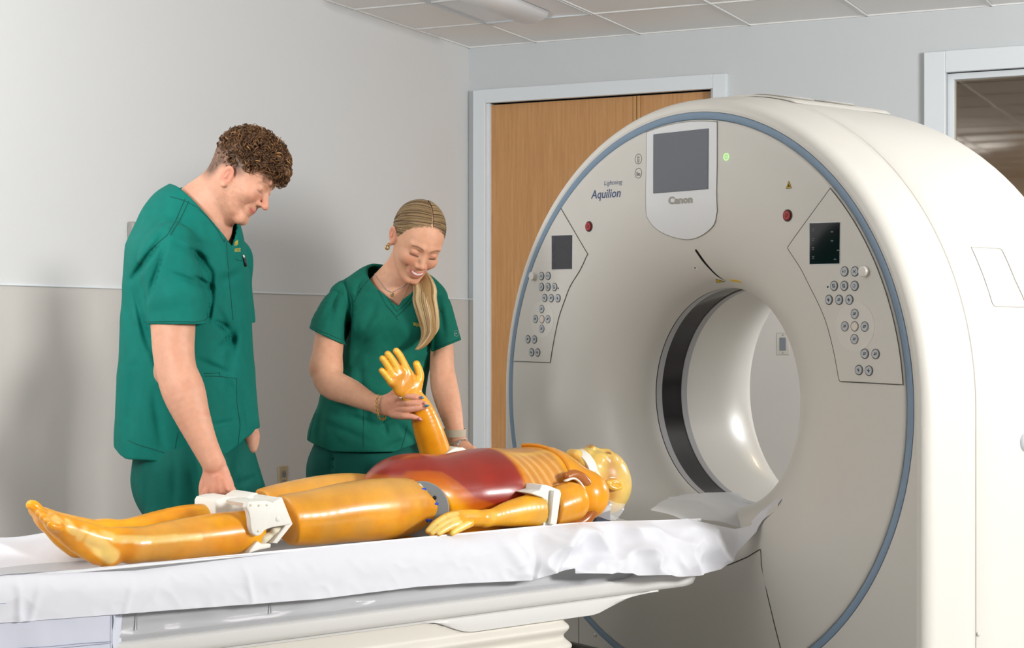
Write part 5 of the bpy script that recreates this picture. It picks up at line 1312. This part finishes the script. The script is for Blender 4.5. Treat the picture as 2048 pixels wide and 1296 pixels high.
# curls
base_c = (0, .004, .052); base_r = (.084, .108, .087)
S = SDF(); S.frame(HRm, hcm, 1.0); S.ell(base_c, base_r); S.cap((0, -.085, .070), (0, -.070, .085), .026, k=.03); S.frame()
nlow = HRm@nrm([0, -.50, -1]); S.half(nlow, float(nlow@hl(0, 0, .022)))
S.disp = lambda p: .006*fbm(p, 42, 3, 12)
V, F = largest(*S.mesh(.003)); tone = np.clip(.5+fbm(V, 60, 3, 9), 0, 1); c = mixc(np.tile(np.array(s2l((58, 38, 24))), (len(V), 1)), (96, 66, 42), tone); hr_ = mk('hair', V, F, m_hair, mn, cols=c)
paths = []; rads = []; cols = []
ncurl = 0
while ncurl < 1500:
    d = nrm(rng.normal(size=3)); pt = np.array(base_c)+d*np.array(base_r)
    low = .018+.0*pt[1]+(-.020 if pt[1] < -.06 else 0.0)+.35*max(0, -pt[1]-.0)*0
    if pt[2]+.5*pt[1]*(1 if pt[1] > 0 else .35) < low-.012+rng.random()*.02: continue
    if pt[1] < -.05 and pt[2] < .047: continue
    nvec = nrm(d/np.array(base_r)); rcl = rng.uniform(.0055, .0115)*(1.15 if pt[1] < -.02 else .8); dirn = nrm(np.cross(nvec, rng.normal(size=3))+nvec*.1-np.array([0, .35, .25])*1.0)
    dirn = nrm(dirn-nvec*(dirn@nvec)*.8); u = nrm(np.cross(dirn, nvec)); v = np.cross(dirn, u); turns = rng.uniform(.9, 2.0); ln = rng.uniform(.012, .032); ph = rng.uniform(0, 6.28)
    t = np.linspace(0, 1, 20); rr = rcl*(1-.35*t)
    pp = pt+nvec*rng.uniform(-.004, .006)+dirn*(t[:, None]-.4)*ln+u*(rr*np.cos(ph+turns*2*PI*t))[:, None]+v*(rr*np.sin(ph+turns*2*PI*t))[:, None]
    paths.append(pp@HRm.T+hcm); rads.append(np.linspace(.0011, .0004, 20)*rng.uniform(.7, 1.5)); k = rng.random()
    cols.append(np.array(s2l((62, 42, 28)))*(1-k)+np.array(s2l((122, 86, 54)))*k if rng.random() < .93 else np.array(s2l((166, 124, 80)))); ncurl += 1
    if rng.random() < .6:
        for _ in range(2):
            off = rng.normal(size=3)*.0012; paths.append((pp+off)@HRm.T+hcm); rads.append(rads[-1]*.8); cols.append(cols[-1]*rng.uniform(.7, 1.2))
strands('curls', paths, rads, cols, m_hair, hr_, n=4, kind='stuff')
# shirt
MG = (0, 104, 93)
S = SDF(); S.th = .009
T = lambda px, py, w_, a, Y=YM: (P(px, py, Y), w_, a)
sec = [((385, 470), .155, .80), ((376, 520), .195, .82), ((374, 580), .208, .83), ((374, 650), .214, .84), ((375, 760), .222, .86), ((376, 870), .232, .87), ((376, 960), .236, .87)]
for (a, ra, fa), (b, rb, fb) in zip(sec[:-1], sec[1:]): S.cap(P(*a, YM), P(*b, YM), ra, rb, k=.004 if a[1] > 520 else .05, sq=(FM, (fa+fb)/2))
S.cap(P(333, 506, 4.75), P(428, 506, 5.09), .073, .073, k=.06)
S.cap(P(352, 440, 4.90), P(392, 455, 4.90), .085, .075, k=.05)
S.cap(P(372, 420, 4.86), P(402, 430, 4.97), .066, k=.05)
FO = [((330, 470), (268, 560), 8, .009), ((335, 476), (300, 600), 7, .006), ((345, 480), (420, 520), 8, .006), ((392, 500), (424, 545), 8, .010), ((424, 545), (425, 600), 6, .009), ((425, 600), (418, 645), 5, .008), ((345, 545), (423, 575), 6, .005), ((390, 552), (424, 572), 5, .007),
      ((268, 560), (300, 700), 8, .007), ((290, 640), (330, 760), 9, .007), ((258, 590), (270, 700), 9, .004), ((440, 620), (470, 690), 10, .008), ((430, 640), (455, 655), 7, .008), ((470, 640), (463, 740), 10, .007), ((400, 720), (460, 745), 9, .006), ((455, 745), (470, 800), 8, .005), ((420, 850), (470, 840), 8, .004),
      ((480, 780), (492, 880), 9, .005), ((270, 740), (262, 880), 12, .005), ((310, 780), (330, 900), 10, .005), ((360, 470), (440, 500), 12, .004), ((440, 560), (480, 540), 9, .005), ((430, 700), (480, 660), 9, .005)]
ff = folds(FO, YM)
S.disp = lambda p: 1.7*ff(p)+.0045*fbm(np.c_[p[:, 0]*1.0+p[:, 1]*.6, p[:, 1]*.7, p[:, 2]*.35], 11, 3, 5)
ax0 = P(376, 870, YM)
def hemcut(p):
    q = (p-ax0.astype(np.float32)); nn = q@NM.astype(np.float32); zc_ = .888-.062*np.clip(nn/.2, -.3, 1)+.006*np.sin(q@FM*18); return -(zc_-p[:, 2])
S.func(lambda p: p[:, 2]-(.884-.062*np.clip(((p-ax0.astype(np.float32))@NM.astype(np.float32))/.14, -.3, 1)-.006*np.clip(((p-ax0.astype(np.float32))@FM.astype(np.float32))/.2, 0, 1)+.060*np.clip(-((p-ax0.astype(np.float32))@FM.astype(np.float32))/.2-.35, 0, 1)), [-9, 0, -9], [9, 9, .95])
apx = P(450, 480, 4.86); bk = P(346, 386, 4.94); nrs = P(396, 412, 4.80)
sg = nrm(np.cross(apx-bk, GZ)); sg = sg if sg@NM > 0 else -sg
mir = lambda p: p-2*((p-bk)@sg)*sg
vwedge(S, apx, nrs, bk, mir(nrs)+GZ*.012, [-2, 4.5, 1.2], [0, 5.4, 1.8])
V, F = S.mesh(.0034); c = np.tile(np.array(s2l(MG)), (len(V), 1)); mshirt = mk('scrub_top', V, F, m_scrub, mn, cols=c); ALLV, ALLF = [V], [F]
for side in (0, 1):
    S2 = SDF(); S2.th = .009
    if side == 0:
        S2.cap(P(345, 497, 4.745), P(338, 520, 4.715), .074, .078, k=.04); S2.cap(P(338, 520, 4.715), P(352, 600, 4.69), .078, .083, k=.04, sq=(NM, .92)); S2.cap(P(352, 600, 4.69), P(356, 690, 4.685), .083, .088, k=.004, sq=(NM, .85)); S2.half((0, 0, -1), -(1.2-(649-652)/FPX*4.68))
    else:
        S2.cap(P(425, 505, 5.07), P(452, 520, 5.10), .070, .075, k=.04); S2.cap(P(452, 520, 5.10), P(462, 640, 5.08), .072, .074, k=.04); S2.half((0, 0, -1), -1.21)
    S2.disp = S.disp; V2, F2 = S2.mesh(.0034); mk('sleeve', V2, F2, m_scrub, mn, cols=np.tile(np.array(s2l(MG)), (len(V2), 1))); ALLF.append(F2+sum(len(v) for v in ALLV)); ALLV.append(V2)
tm = bvh(np.concatenate(ALLV), np.concatenate(ALLF))
def seam(tree, lst, par, r=.0008):
    for s in lst: drapeline('seam', tree, s, r, m_seamg, par)
seam(tm, [[(290, 644), (340, 643), (392, 644), (410, 640), (418, 632)], [(370, 398), (352, 440), (335, 470)], [(378, 402), (360, 440), (341, 470)], [(335, 470), (300, 500)],
    [(410, 752), (440, 753), (473, 757)], [(408, 747), (439, 746), (439, 752)], [(473, 757), (473, 800), (480, 850), (475, 900)], [(255, 880), (271, 888), (345, 910), (400, 915), (452, 911), (490, 897)], [(346, 915), (356, 865)], [(471, 519), (485, 522)], [(340, 393), (368, 401), (395, 415), (417, 437), (436, 462), (448, 484), (453, 470)], [(452, 484), (458, 560), (466, 640)]], mshirt)
V, F = join([tube([cast(tm, 484, 510, .004), cast(tm, 486, 518, .004)], .0035, 8)]); mk('pen_cap', V, F, m_silver, mshirt)
V, F = join([tube([cast(tm, 486, 518, .004), cast(tm, 489, 533, .004)], .004, 8)]); mk('pen', V, F, m_dark, mshirt)
drapetext('embroidery', tm, 'WEBE', (468.5, 494), (475.5, 488.5), 9, m_yt, mshirt); drapetext('embroidery', tm, 'RADIOLOGIC', (469, 504), (480.5, 503), 7, m_yt, mshirt)
# trousers and shoes
S = SDF(); S.th = .014
S.cap(P(374, 860, YM), P(376, 950, YM), .165, .185, k=.02, sq=(FM, .86))
for kx, Y, sx in ((-1, 4.80, -.93), (1, 5.04, -.80)):
    hp_ = P(374 if kx < 0 else 430, 940, Y); kn = np.array([sx, Y+.0, .50]); an = np.array([sx-.02, Y+.02, .09]); S.limb([hp_, kn, an], [.128, .105, .095], k=.05)
ff2 = folds([((352, 920), (350, 1010), 8, .006), ((380, 930), (400, 1000), 10, .006), ((476, 905), (478, 940), 5, .008), ((478, 965), (515, 950), 7, .007), ((470, 930), (480, 990), 7, .006), ((300, 930), (296, 1010), 8, .005)], 5.0)
S.disp = lambda p: ff2(p)+.004*fbm(p*np.array([1, 1, .4]), 12, 2, 7); S.half((0, 0, 1), .93); S.half((0, 0, -1), -.06)
V, F = S.mesh(.006); mk('scrub_trousers', V, F, m_scrub, mn, cols=np.tile(np.array(s2l((0, 88, 78))), (len(V), 1)))
def shoe(par, x, y, f):
    S = SDF(); f = nrm(f); o = np.array([x, y, 0]); S.cap(o+f*-.06+GZ*.045, o+f*.06+GZ*.04, .042, .04, k=.02); S.cap(o+f*.06+GZ*.038, o+f*.15+GZ*.03, .040, .03, k=.02); S.cap(o-f*.04+GZ*.05, o-f*.05+GZ*.11, .042, .045, k=.03); S.half((0, 0, -1), -.001)
    V, F = S.mesh(.006); mk('shoe', V, F, vmat('shoe', .5), par, cols=np.tile(s2l((60, 62, 66)), (len(V), 1)))
shoe(mn, -.95, 4.82, FM); shoe(mn, -.82, 5.06, FM)

# ---------------------------------------------------------------- the woman
wm = empty('person', tuple(P(770, 652, 5.42)*np.array([1, 1, 0])), label='smiling woman with blonde ponytail in green scrubs holding up the manikin\'s arm', cat='person')
YW = 5.43
yaw, pit, rol = math.radians(27), math.radians(32), math.radians(11)
Rz = np.array(Matrix.Rotation(yaw, 3, 'Z')); Rx = np.array(Matrix.Rotation(pit, 3, 'X')); Rr = np.array(Matrix.Rotation(rol, 3, 'Y'))
HRw = Rr @ Rz @ Rx; hcw = P(835, 482, 5.34); sw_ = 1.0
S = SDF(); S.frame(HRw, hcw, sw_); add_head(S, smile=1.0, jaw=.92, female=True, nose=.95); S.frame()
hw_ = lambda x, y, z: HRw@(np.array([x, y, z])*sw_)+hcw
S.cap(hw_(0, .03, -.05), P(788, 585, 5.43), .049, .055, k=.025)
S.cap(P(788, 580, 5.43), P(783, 640, 5.43), .075, .10, k=.05, sq=((0, 1, 0), .8)); S.cap(P(712, 594, 5.43), P(856, 596, 5.43), .034, k=.06)
S.limb([P(676, 608, 5.40), P(662, 650, 5.37), P(657, 690, 5.34), P(652, 735, 5.31)], [.028, .041, .0475, .0485], k=.02); S.cap(P(712, 596, 5.43), P(676, 608, 5.40), .030, .028, k=.02)
S.limb([P(652, 735, 5.31), P(662, 766, 5.28), P(700, 784, 5.23), P(738, 803, 5.17), P(760, 811, 5.14)], [.0495, .0480, .0415, .0300, .0255], k=.02)
# right hand over the raised wrist
HY = 5.125
S.limb([P(758, 810, 5.14), P(776, 813, HY), P(796, 813, HY-.012)], [.026, .030, .029], k=.015, sq=((0, 1, 0), .55))
YF = 5.050
WF = [[(792, 800, 9), (806, 792, 7.6), (826, 793.5, 6.8), (841, 795.5, 5.6)], [(794, 810, 9), (810, 806.5, 7.4), (832, 807, 6.8), (849, 807.5, 5.6)], [(793, 819, 9), (810, 819.5, 7.4), (832, 816.5, 6.8), (850, 813.5, 5.6)], [(788, 829, 8.5), (804, 832.5, 6.8), (822, 833, 6.2), (838, 838, 5)]]
for i, f in enumerate(WF):
    S.limb([P(*f[0][:2], HY-.018), P(*f[1][:2], YF+.010), P(*f[2][:2], YF), P(*f[3][:2], YF+.006)], [Rm(f[j][2], P(0, 0, 5.08)) for j in range(4)], k=.006, k0=.014)
S.limb([P(776, 800, HY), P(792, 786, HY+.03), P(812, 782, HY+.055)], [.016, .0135, .012], k=.01, k0=.02)
# left arm down to the far side of the manikin
S.limb([P(874, 606, 5.42), P(881, 650, 5.41), P(884, 695, 5.40), P(884, 735, 5.38), P(889, 775, 5.36), P(899, 815, 5.33), P(908, 850, 5.31), P(911, 872, 5.30)], [.028, .033, .037, .0395, .0435, .0390, .0300, .0265], k=.02)
S.limb([P(911, 872, 5.30), P(918, 888, 5.29), P(926, 900, 5.28)], [.027, .030, .030], k=.015, sq=((0, 1, 0), .6))
for (ax_, ay), (bx, by) in (((922, 892), (946, 897)), ((924, 900), (950, 904)), ((922, 906), (944, 912)), ((914, 902), (918, 915))): S.cap(P(ax_, ay, 5.28), P(bx, by, 5.27), .012, .009, k=.01)
V, F = largest(*S.mesh(.0025)); c = np.tile(np.array(s2l(SKW)), (len(V), 1)); c, L = facecol(c, V, hcw, HRw, sw_, (204, 106, 112), (112, 82, 60), True)
c = mixc(c, (204, 134, 104), np.clip(.3*fbm(V, 22, 3, 2), 0, .35)); q = proj(V); handm = (q[:, 1] > 780) & (q[:, 1] < 850) & (q[:, 0] > 770) & (V[:, 1] < 5.2); c = mixc(c, (216, 140, 118), .4*handm)
body = mk('body', V, F, m_skin, wm, cols=c)
m_nail = mat('blue painted nail', (58, 128, 160), .2); m_nail2 = mat('pink nail', (214, 150, 146), .25)
for (x, y), (x2, y2), m in (((842, 794), (848, 797), m_nail), ((848, 806), (853, 807.5), m_nail2), ((850, 812.5), (860, 810.5), m_nail), ((838, 837), (845, 841), m_nail2)):
    V, F = tube([P(x, y, YF-.004), P((x+x2)/2, (y+y2)/2, YF-.005), P(x2, y2, YF-.001)], [.0065, .006, .001], 8, flat=.6); mk('fingernail', V, F, m, wm)
V, F = tube(np.array([P(799.5+3.2*math.cos(t), 795+7.5*math.sin(t), YF+.018-.022*math.cos(t)) for t in np.linspace(0, 2*PI, 20)]), .0014, 6, closed=True); mk('ring', V, F, m_silver, wm)
S = SDF(); S.ell(P(800, 796, YF-.008), (.004,)*3); V, F = S.mesh(.0015); mk('ring_stone', V, F, m_silver, wm)
V, F = tube(np.array([P(823+2*math.cos(t), 816.5+7*math.sin(t), YF+.004-.014*math.cos(t)) for t in np.linspace(0, 2*PI, 16)]), .0006, 4, closed=True); mk('ring', V, F, m_silver, wm)
def chain(name, pts, r, m, par, link=.006):
    pts = smoothpath(pts, 12); d = np.r_[0, np.cumsum(np.linalg.norm(np.diff(pts, axis=0), axis=1))]; n = int(d[-1]/link); parts = []
    for i in range(n):
        s = (i+.5)/n*d[-1]; c0 = np.array([np.interp(s, d, pts[:, k]) for k in range(3)]); c1 = np.array([np.interp(min(s+.001, d[-1]), d, pts[:, k]) for k in range(3)]); t = nrm(c1-c0+1e-9)
        u = nrm(np.cross(t, [0, 1, 0] if i % 2 else [0.3, .2, 1])); parts.append(tube(np.array([c0+t*link*.6*math.cos(a)+u*r*1.5*math.sin(a) for a in np.linspace(0, 2*PI, 8, endpoint=False)]), r*.45, 4, closed=True))
    V, F = join(parts); return mk(name, V, F, m, par, kind='stuff')
chain('gold_bracelet', [P(757, 789, 5.105), P(753.5, 800, 5.10), P(753, 815, 5.098), P(756, 830, 5.10), P(762, 839, 5.11), P(768, 838, 5.13), P(769, 832, 5.15)], .0026, m_gold, wm)
chain('silver_bracelet', [P(903, 889, 5.262), P(910, 886, 5.255), P(920, 881, 5.255), P(930, 879, 5.265), P(933, 882, 5.29)], .0022, m_silver, wm, .005)
V, F = box((-.004, -.0015, -.008), (.004, .0015, .008), .001); V = V@rot('Y', 30).T+P(918, 886, 5.248); mk('bracelet_tag', V, F, m_silver, wm, smooth=False)
q0 = []
for t in np.linspace(0, 2*PI, 36, endpoint=False): q0.append(P(910+20.5*math.cos(t), 865+2.5*math.sin(t)+.0*math.cos(t), 5.305-.032*math.sin(t)))
rows = [[p+GZ*h+nrm((p-P(910, 865, 5.305))*np.array([1, 1, 0]))*e for p in q0+q0[:1]] for h, e in ((-.012, 0), (-.012, .003), (.012, .003), (.012, 0), (-.012, 0))]
V, F = grid(np.array(rows)); mk('watch_band', V, F, mat('beige woven watch band', (178, 168, 148), .8, bump=.5, bscale=300), wm, sharp=.6)
# shirt
WG = (10, 98, 82)
S = SDF(); S.th = .009; YD = np.array([0.05, 1, 0])
sec = [((785, 592), .080, .8), ((782, 605), .138, .72), ((781, 640), .148, .70), ((780, 690), .146, .72), ((764, 750), .147, .74), ((743, 820), .176, .70), ((733, 880), .192, .70), ((730, 960), .196, .7)]
for (a, ra, fa), (b, rb, fb) in zip(sec[:-1], sec[1:]): S.cap(P(*a, YW), P(*b, YW), ra, rb, k=.004 if a[1] > 610 else .05, sq=(YD, (fa+fb)/2))
for sx in (745, 822): S.ell(P(sx, 650, YW-.085), (.058, .045, .055), k=.05)
S.cap(P(690, 594, 5.43), P(868, 598, 5.44), .050, .048, k=.06); S.cap(P(738, 571, 5.45), P(842, 575, 5.46), .036, .034, k=.06)
FO = [((694, 560), (708, 620), 6, .008), ((706, 610), (698, 680), 6, .010), ((690, 570), (650, 640), 7, .005), ((676, 580), (662, 650), 6, .004), ((730, 560), (708, 600), 6, .005), ((760, 600), (715, 700), 9, .005), ((770, 640), (700, 740), 9, .006), ((840, 640), (862, 600), 8, .005), ((868, 620), (858, 700), 7, .006), ((850, 720), (790, 760), 9, .005),
      ((720, 720), (740, 860), 10, .004), ((700, 830), (760, 850), 8, .006), ((760, 850), (800, 830), 8, .007), ((770, 845), (775, 870), 6, .006), ((640, 840), (740, 880), 10, .006), ((660, 860), (700, 900), 10, .005), ((650, 810), (640, 880), 9, .005), ((800, 850), (830, 880), 8, .006), ((810, 880), (770, 905), 8, .005), ((700, 640), (690, 690), 5, .006), ((820, 700), (760, 720), 9, .004), ((880, 600), (890, 670), 7, .004)]
ffw = folds(FO, YW)
S.disp = lambda p: 1.5*ffw(p)+.004*fbm(np.c_[p[:, 0]+p[:, 2]*.3, p[:, 1], p[:, 2]*.45], 12, 3, 15)
axw = P(733, 900, YW)
S.func(lambda p: p[:, 2]-(.800+.03*np.clip((np.abs(p[:, 0]-axw[0])-.10)/.09, 0, 1)), [-9, 0, -9], [9, 9, .9])
apx = P(794, 621, 5.30); bk = P(806, 528, 5.52); L_ = P(742, 531, 5.43); R_ = P(850, 541, 5.43)
vwedge(S, apx, L_, bk, R_, [-1, 5, 1.2], [0.2, 5.8, 1.6])
V, F = S.mesh(.0033); wshirt = mk('scrub_top', V, F, m_scrubw, wm, cols=np.tile(np.array(s2l(WG)), (len(V), 1))); ALLV, ALLF = [V], [F]
n1 = nrm([-.41, 0, -.91]); c1 = float(n1@P(653, 672, 5.36)); n2 = nrm([.39, 0, -.92]); c2 = float(n2@P(896, 691, 5.41))
for side in (0, 1):
    S2 = SDF(); S2.th = .009
    if side == 0: S2.limb([P(688, 600, 5.42), P(672, 616, 5.395), P(657, 652, 5.37), P(654, 695, 5.345)], [.044, .048, .0575, .065], k=.03); S2.half(n1, c1)
    else: S2.limb([P(864, 602, 5.43), P(875, 616, 5.42), P(883, 652, 5.41), P(892, 700, 5.40)], [.044, .047, .050, .054], k=.03); S2.half(n2, c2)
    S2.disp = S.disp; V2, F2 = S2.mesh(.0033); mk('sleeve', V2, F2, m_scrubw, wm, cols=np.tile(np.array(s2l(WG)), (len(V2), 1))); ALLF.append(F2+sum(len(v) for v in ALLV)); ALLV.append(V2)
tw = bvh(np.concatenate(ALLV), np.concatenate(ALLF))
seam(tw, [[(619, 652), (690, 683)], [(871, 697), (919, 677)], [(671, 553), (690, 570), (705, 598), (704, 660)], [(738, 558), (720, 580), (708, 605)], [(738, 535), (752, 572), (772, 610), (793, 634), (806, 622), (830, 596)], [(742, 532), (760, 568), (780, 604), (794, 623), (815, 604), (824, 588)], [(793, 634), (795, 640)],
    [(728, 735), (728, 800), (726, 905)], [(612, 884), (640, 899), (720, 913), (800, 916), (848, 910)], [(815, 850), (808, 880), (800, 905)], [(865, 600), (885, 625)], [(618, 880), (622, 860), (632, 820)]], wshirt)
drapetext('embroidery', tw, 'RADIOLOGY', (827, 651), (852, 657), 6.5, m_yt, wshirt, lift=.003); drapetext('embroidery', tw, 'A', (839, 644), (842, 644.6), 5, m_yt, wshirt, lift=.003)
rr_ = [(908, 663), (913, 661), (916, 664), (916.5, 670), (913, 673), (908.5, 671), (907.5, 667), (908, 663)]; drapeline('sleeve_logo', tw, rr_, .0007, m_silver, wshirt, .001, 3); drapeline('sleeve_logo', tw, [(910.5, 667), (913.5, 667)], .0007, m_silver, wshirt, .001, 2)
S = SDF(); S.th = .014; S.cap(P(733, 850, YW), P(730, 945, YW), .150, .170, k=.02, sq=(YD, .72))
for px, sx, fx in ((672, -.56, -.1), (790, -.38, .1)):
    hp_ = P(px+4, 940, YW); S.limb([hp_, np.array([sx, YW, .48]), np.array([sx, YW+.02, .09])], [.100, .078, .07], k=.05)
ff3 = folds([((667, 905), (664, 950), 5, .008), ((740, 930), (745, 960), 8, .012), ((622, 900), (618, 950), 6, .004)], YW); S.disp = lambda p: ff3(p)+.003*fbm(p*np.array([1, 1, .4]), 12, 2, 7); S.half((0, 0, 1), .86); S.half((0, 0, -1), -.06)
V, F = S.mesh(.006); mk('scrub_trousers', V, F, m_scrubw, wm, cols=np.tile(np.array(s2l((6, 84, 74))), (len(V), 1)))
shoe(wm, -.56, 5.42, [-.1, -1, 0]); shoe(wm, -.38, 5.42, [.1, -1, 0])
# smooth parted hair drawn back to a low ponytail
S = SDF(); S.frame(HRw, hcw, sw_); hb, hr3 = (0, .024, .034), (.0815, .0985, .0905)
S.ell(hb, hr3); S.ell((0, .09, -.02), (.045, .035, .05), k=.03)
def hairline(p):
    q = (p-hcw.astype(np.float32)) @ HRw.astype(np.float32)/sw_; x, y, z = q.T; ax = np.abs(x)
    zl = .077-.004*np.cos(ax*30)-1.05*np.clip(ax-.012, 0, 1)*1.0; zl = np.where(y > -.02, zl-1.6*(y+.02), zl)
    return (z-zl)/1.5          # negative below the hairline (removed)
S.func(hairline, hcw-.3, hcw+.3); S.frame()
S.cuts[-1] = (hairline, hcw-.3, hcw+.3, 0, 'sub')
def comb(p):
    q = (p-hcw.astype(np.float32)) @ HRw.astype(np.float32)/sw_; e = (q-np.array(hb))/np.array(hr3); a = np.arctan2(e[:, 2], e[:, 1]+.0); ang = a+.25*np.abs(e[:, 0])
    return .0007*vnoise(np.c_[ang*22, q[:, 0]*6, ang*0], 1, 3)+.0022*np.exp(-(q[:, 0]/.0035)**2)*(q[:, 1] < .05)
S.disp = comb; V, F = largest(*S.mesh(.0024)); L = (V-hcw)@HRw/sw_; e = (L-np.array(hb))/np.array(hr3); ang = np.arctan2(e[:, 2], e[:, 1])+.25*np.abs(e[:, 0])
tn = np.clip(.45+.55*vnoise(np.c_[ang*30, L[:, 0]*8, ang*0], 1, 8)+.3*vnoise(np.c_[ang*70, L[:, 0]*10, ang*0], 1, 4), 0, 1); c = mixc(np.tile(np.array(s2l((84, 64, 44))), (len(V), 1)), (160, 132, 94), tn)
c = mixc(c, (206, 160, 130), .9*np.exp(-(L[:, 0]/.0016)**2)*(L[:, 1] < .045)); whair = mk('hair', V, F, m_hair, wm, cols=c)
paths = []; rads = []; cols = []
gath = np.array([0.0, .118, -.022])
for i in range(520):
    s = -1 if i % 2 else 1; y0 = rng.uniform(-.072, .06); u = rng.random()
    e0 = nrm(np.array([s*rng.uniform(.02, .05), (y0-hb[1])/hr3[1], 0])); st = np.array([s*.03, (y0-hb[1])/hr3[1], math.sqrt(max(0.05, 1-((y0-hb[1])/hr3[1])**2))]); st = nrm(st)
    en = nrm((gath-np.array(hb))/np.array(hr3)+np.array([0, 0, rng.uniform(-.1, .1)])); mid = nrm(np.array([s*1.0, .05+(y0+.07)*3.4, .42-(.06-y0)*5.2]))
    t = np.linspace(0, 1, 18)[:, None]; pp = (1-t)**2*st+2*t*(1-t)*mid*1.35+t*t*en; pp = pp/np.linalg.norm(pp, axis=1)[:, None]
    pp = np.array(hb)+pp*np.array(hr3)*(1.0+.012*rng.random()); paths.append(pp*sw_@HRw.T+hcw); rads.append(np.full(18, rng.uniform(.0005, .0011))); k = rng.random(); cols.append(np.array(s2l((78, 58, 38)))*(1-k)+np.array(s2l((190, 160, 116)))*k*k)
strands('hair_strands', paths, rads, cols, m_hair, whair, n=4, kind='stuff')
ctr = smoothpath([P(800, 520, 5.50), P(822, 532, 5.46), P(838, 548, 5.40), P(849, 575, 5.33), P(850, 600, 5.30), P(857, 632, 5.285), P(860, 662, 5.29), P(848, 685, 5.285), P(833, 699, 5.28)], 5)
wd = np.interp(np.linspace(0, 1, len(ctr)), [0, .15, .3, .45, .6, .75, .88, 1], [8, 10, 17, 22, 21, 18, 12, 4])*5.3/FPX
V, F = tube(ctr, wd*.86, 12, flat=.55, up=np.array([0, 1.0, 0])); pony = mk('ponytail', V, F, m_hair, wm, cols=np.tile(s2l((150, 118, 76)), (len(V), 1)))
paths = []; rads = []; cols = []
for i in range(620):
    a = rng.uniform(-1, 1); b = rng.choice([-1, 1], p=[.8, .2])*math.sqrt(max(0, 1-a*a))*.60; cut = rng.integers(int(len(ctr)*.72), len(ctr)+1); m0 = rng.uniform(0, 6.28); am = rng.uniform(0, .05)
    tt = np.linspace(0, 1, len(ctr)); aa = a+am*np.sin(tt*7+m0)+.12*(a)*np.sin(tt*5); pp = ctr.copy(); pp[:, 0] += aa*wd; pp[:, 2] += aa*wd*.25; pp[:, 1] += (b+.05*rng.normal())*wd
    paths.append(pp[:cut]); rads.append(np.linspace(.0009, .0004, cut)*rng.uniform(.7, 1.5)); k = np.clip(.5+.45*math.sin(a*9)+rng.normal()*.25, 0, 1); cols.append(np.array(s2l((146, 112, 68)))*(1-k)+np.array(s2l((232, 208, 164)))*k)
strands('ponytail_strands', paths, rads, cols, m_hair, pony, n=4, kind='stuff')
# earrings, necklaces
tb_ = bvh(*[np.array([v.co[:] for v in body.data.vertices])+MW[wm.name][:3, 3], [list(p.vertices) for p in body.data.polygons]])
for px, py, r in ((757, 481, .0042), (757.5, 488, .0066)):
    c0 = hw_(-.0865, .002, -.036 if r < .005 else -.047); V, F = tube(np.array([c0+r*np.array([math.cos(t)*.8, .3*math.cos(t), math.sin(t)]) for t in np.linspace(0, 2*PI, 14, endpoint=False)]), r*.42, 8, closed=True); mk('earring', V, F, m_gold, wm)
def beads(name, pts, r, m, sp):
    q = smoothpath(np.c_[np.array(pts, float), np.zeros(len(pts))], 30)[:, :2]; W = [cast(tb_, *a, r*.7) for a in q]; W = np.array([a for a in W if a is not None])
    if len(W) < 3: return
    d = np.r_[0, np.cumsum(np.linalg.norm(np.diff(W, axis=0), axis=1))]; parts = []; bm = bmesh.new(); bmesh.ops.create_icosphere(bm, subdivisions=1, radius=r); bv = np.array([v.co[:] for v in bm.verts]); bf = [[v.index for v in f.verts] for f in bm.faces]; bm.free()
    for s in np.arange(0, d[-1], sp): parts.append((bv+np.array([np.interp(s, d, W[:, k]) for k in range(3)]), bf))
    V, F = join(parts); mk(name, V, F, m, wm, kind='stuff')
beads('bead_necklace', [(745, 521), (746, 538), (755, 556), (768, 573), (782, 584), (797, 578), (806, 573), (812, 567)], .0017, m_silver, .0034)
beads('fine_necklace', [(822, 562), (812, 585), (803, 603), (793, 618)], .0008, m_gold, .002)
c0 = cast(tb_, 785.5, 590, .002)
if c0 is not None:
    V, F = tube(np.array([c0+.0055*np.array([math.cos(t), 0, math.sin(t)]) for t in np.linspace(0, 2*PI, 20, endpoint=False)]), .0013, 6, closed=True); pd = mk('pendant', V, F, m_gold, wm)
    S = SDF(); S.ell(c0, (.0032, .0015, .0032)); V, F = S.mesh(.001); mk('pendant_stone', V, F, m_grey, pd)
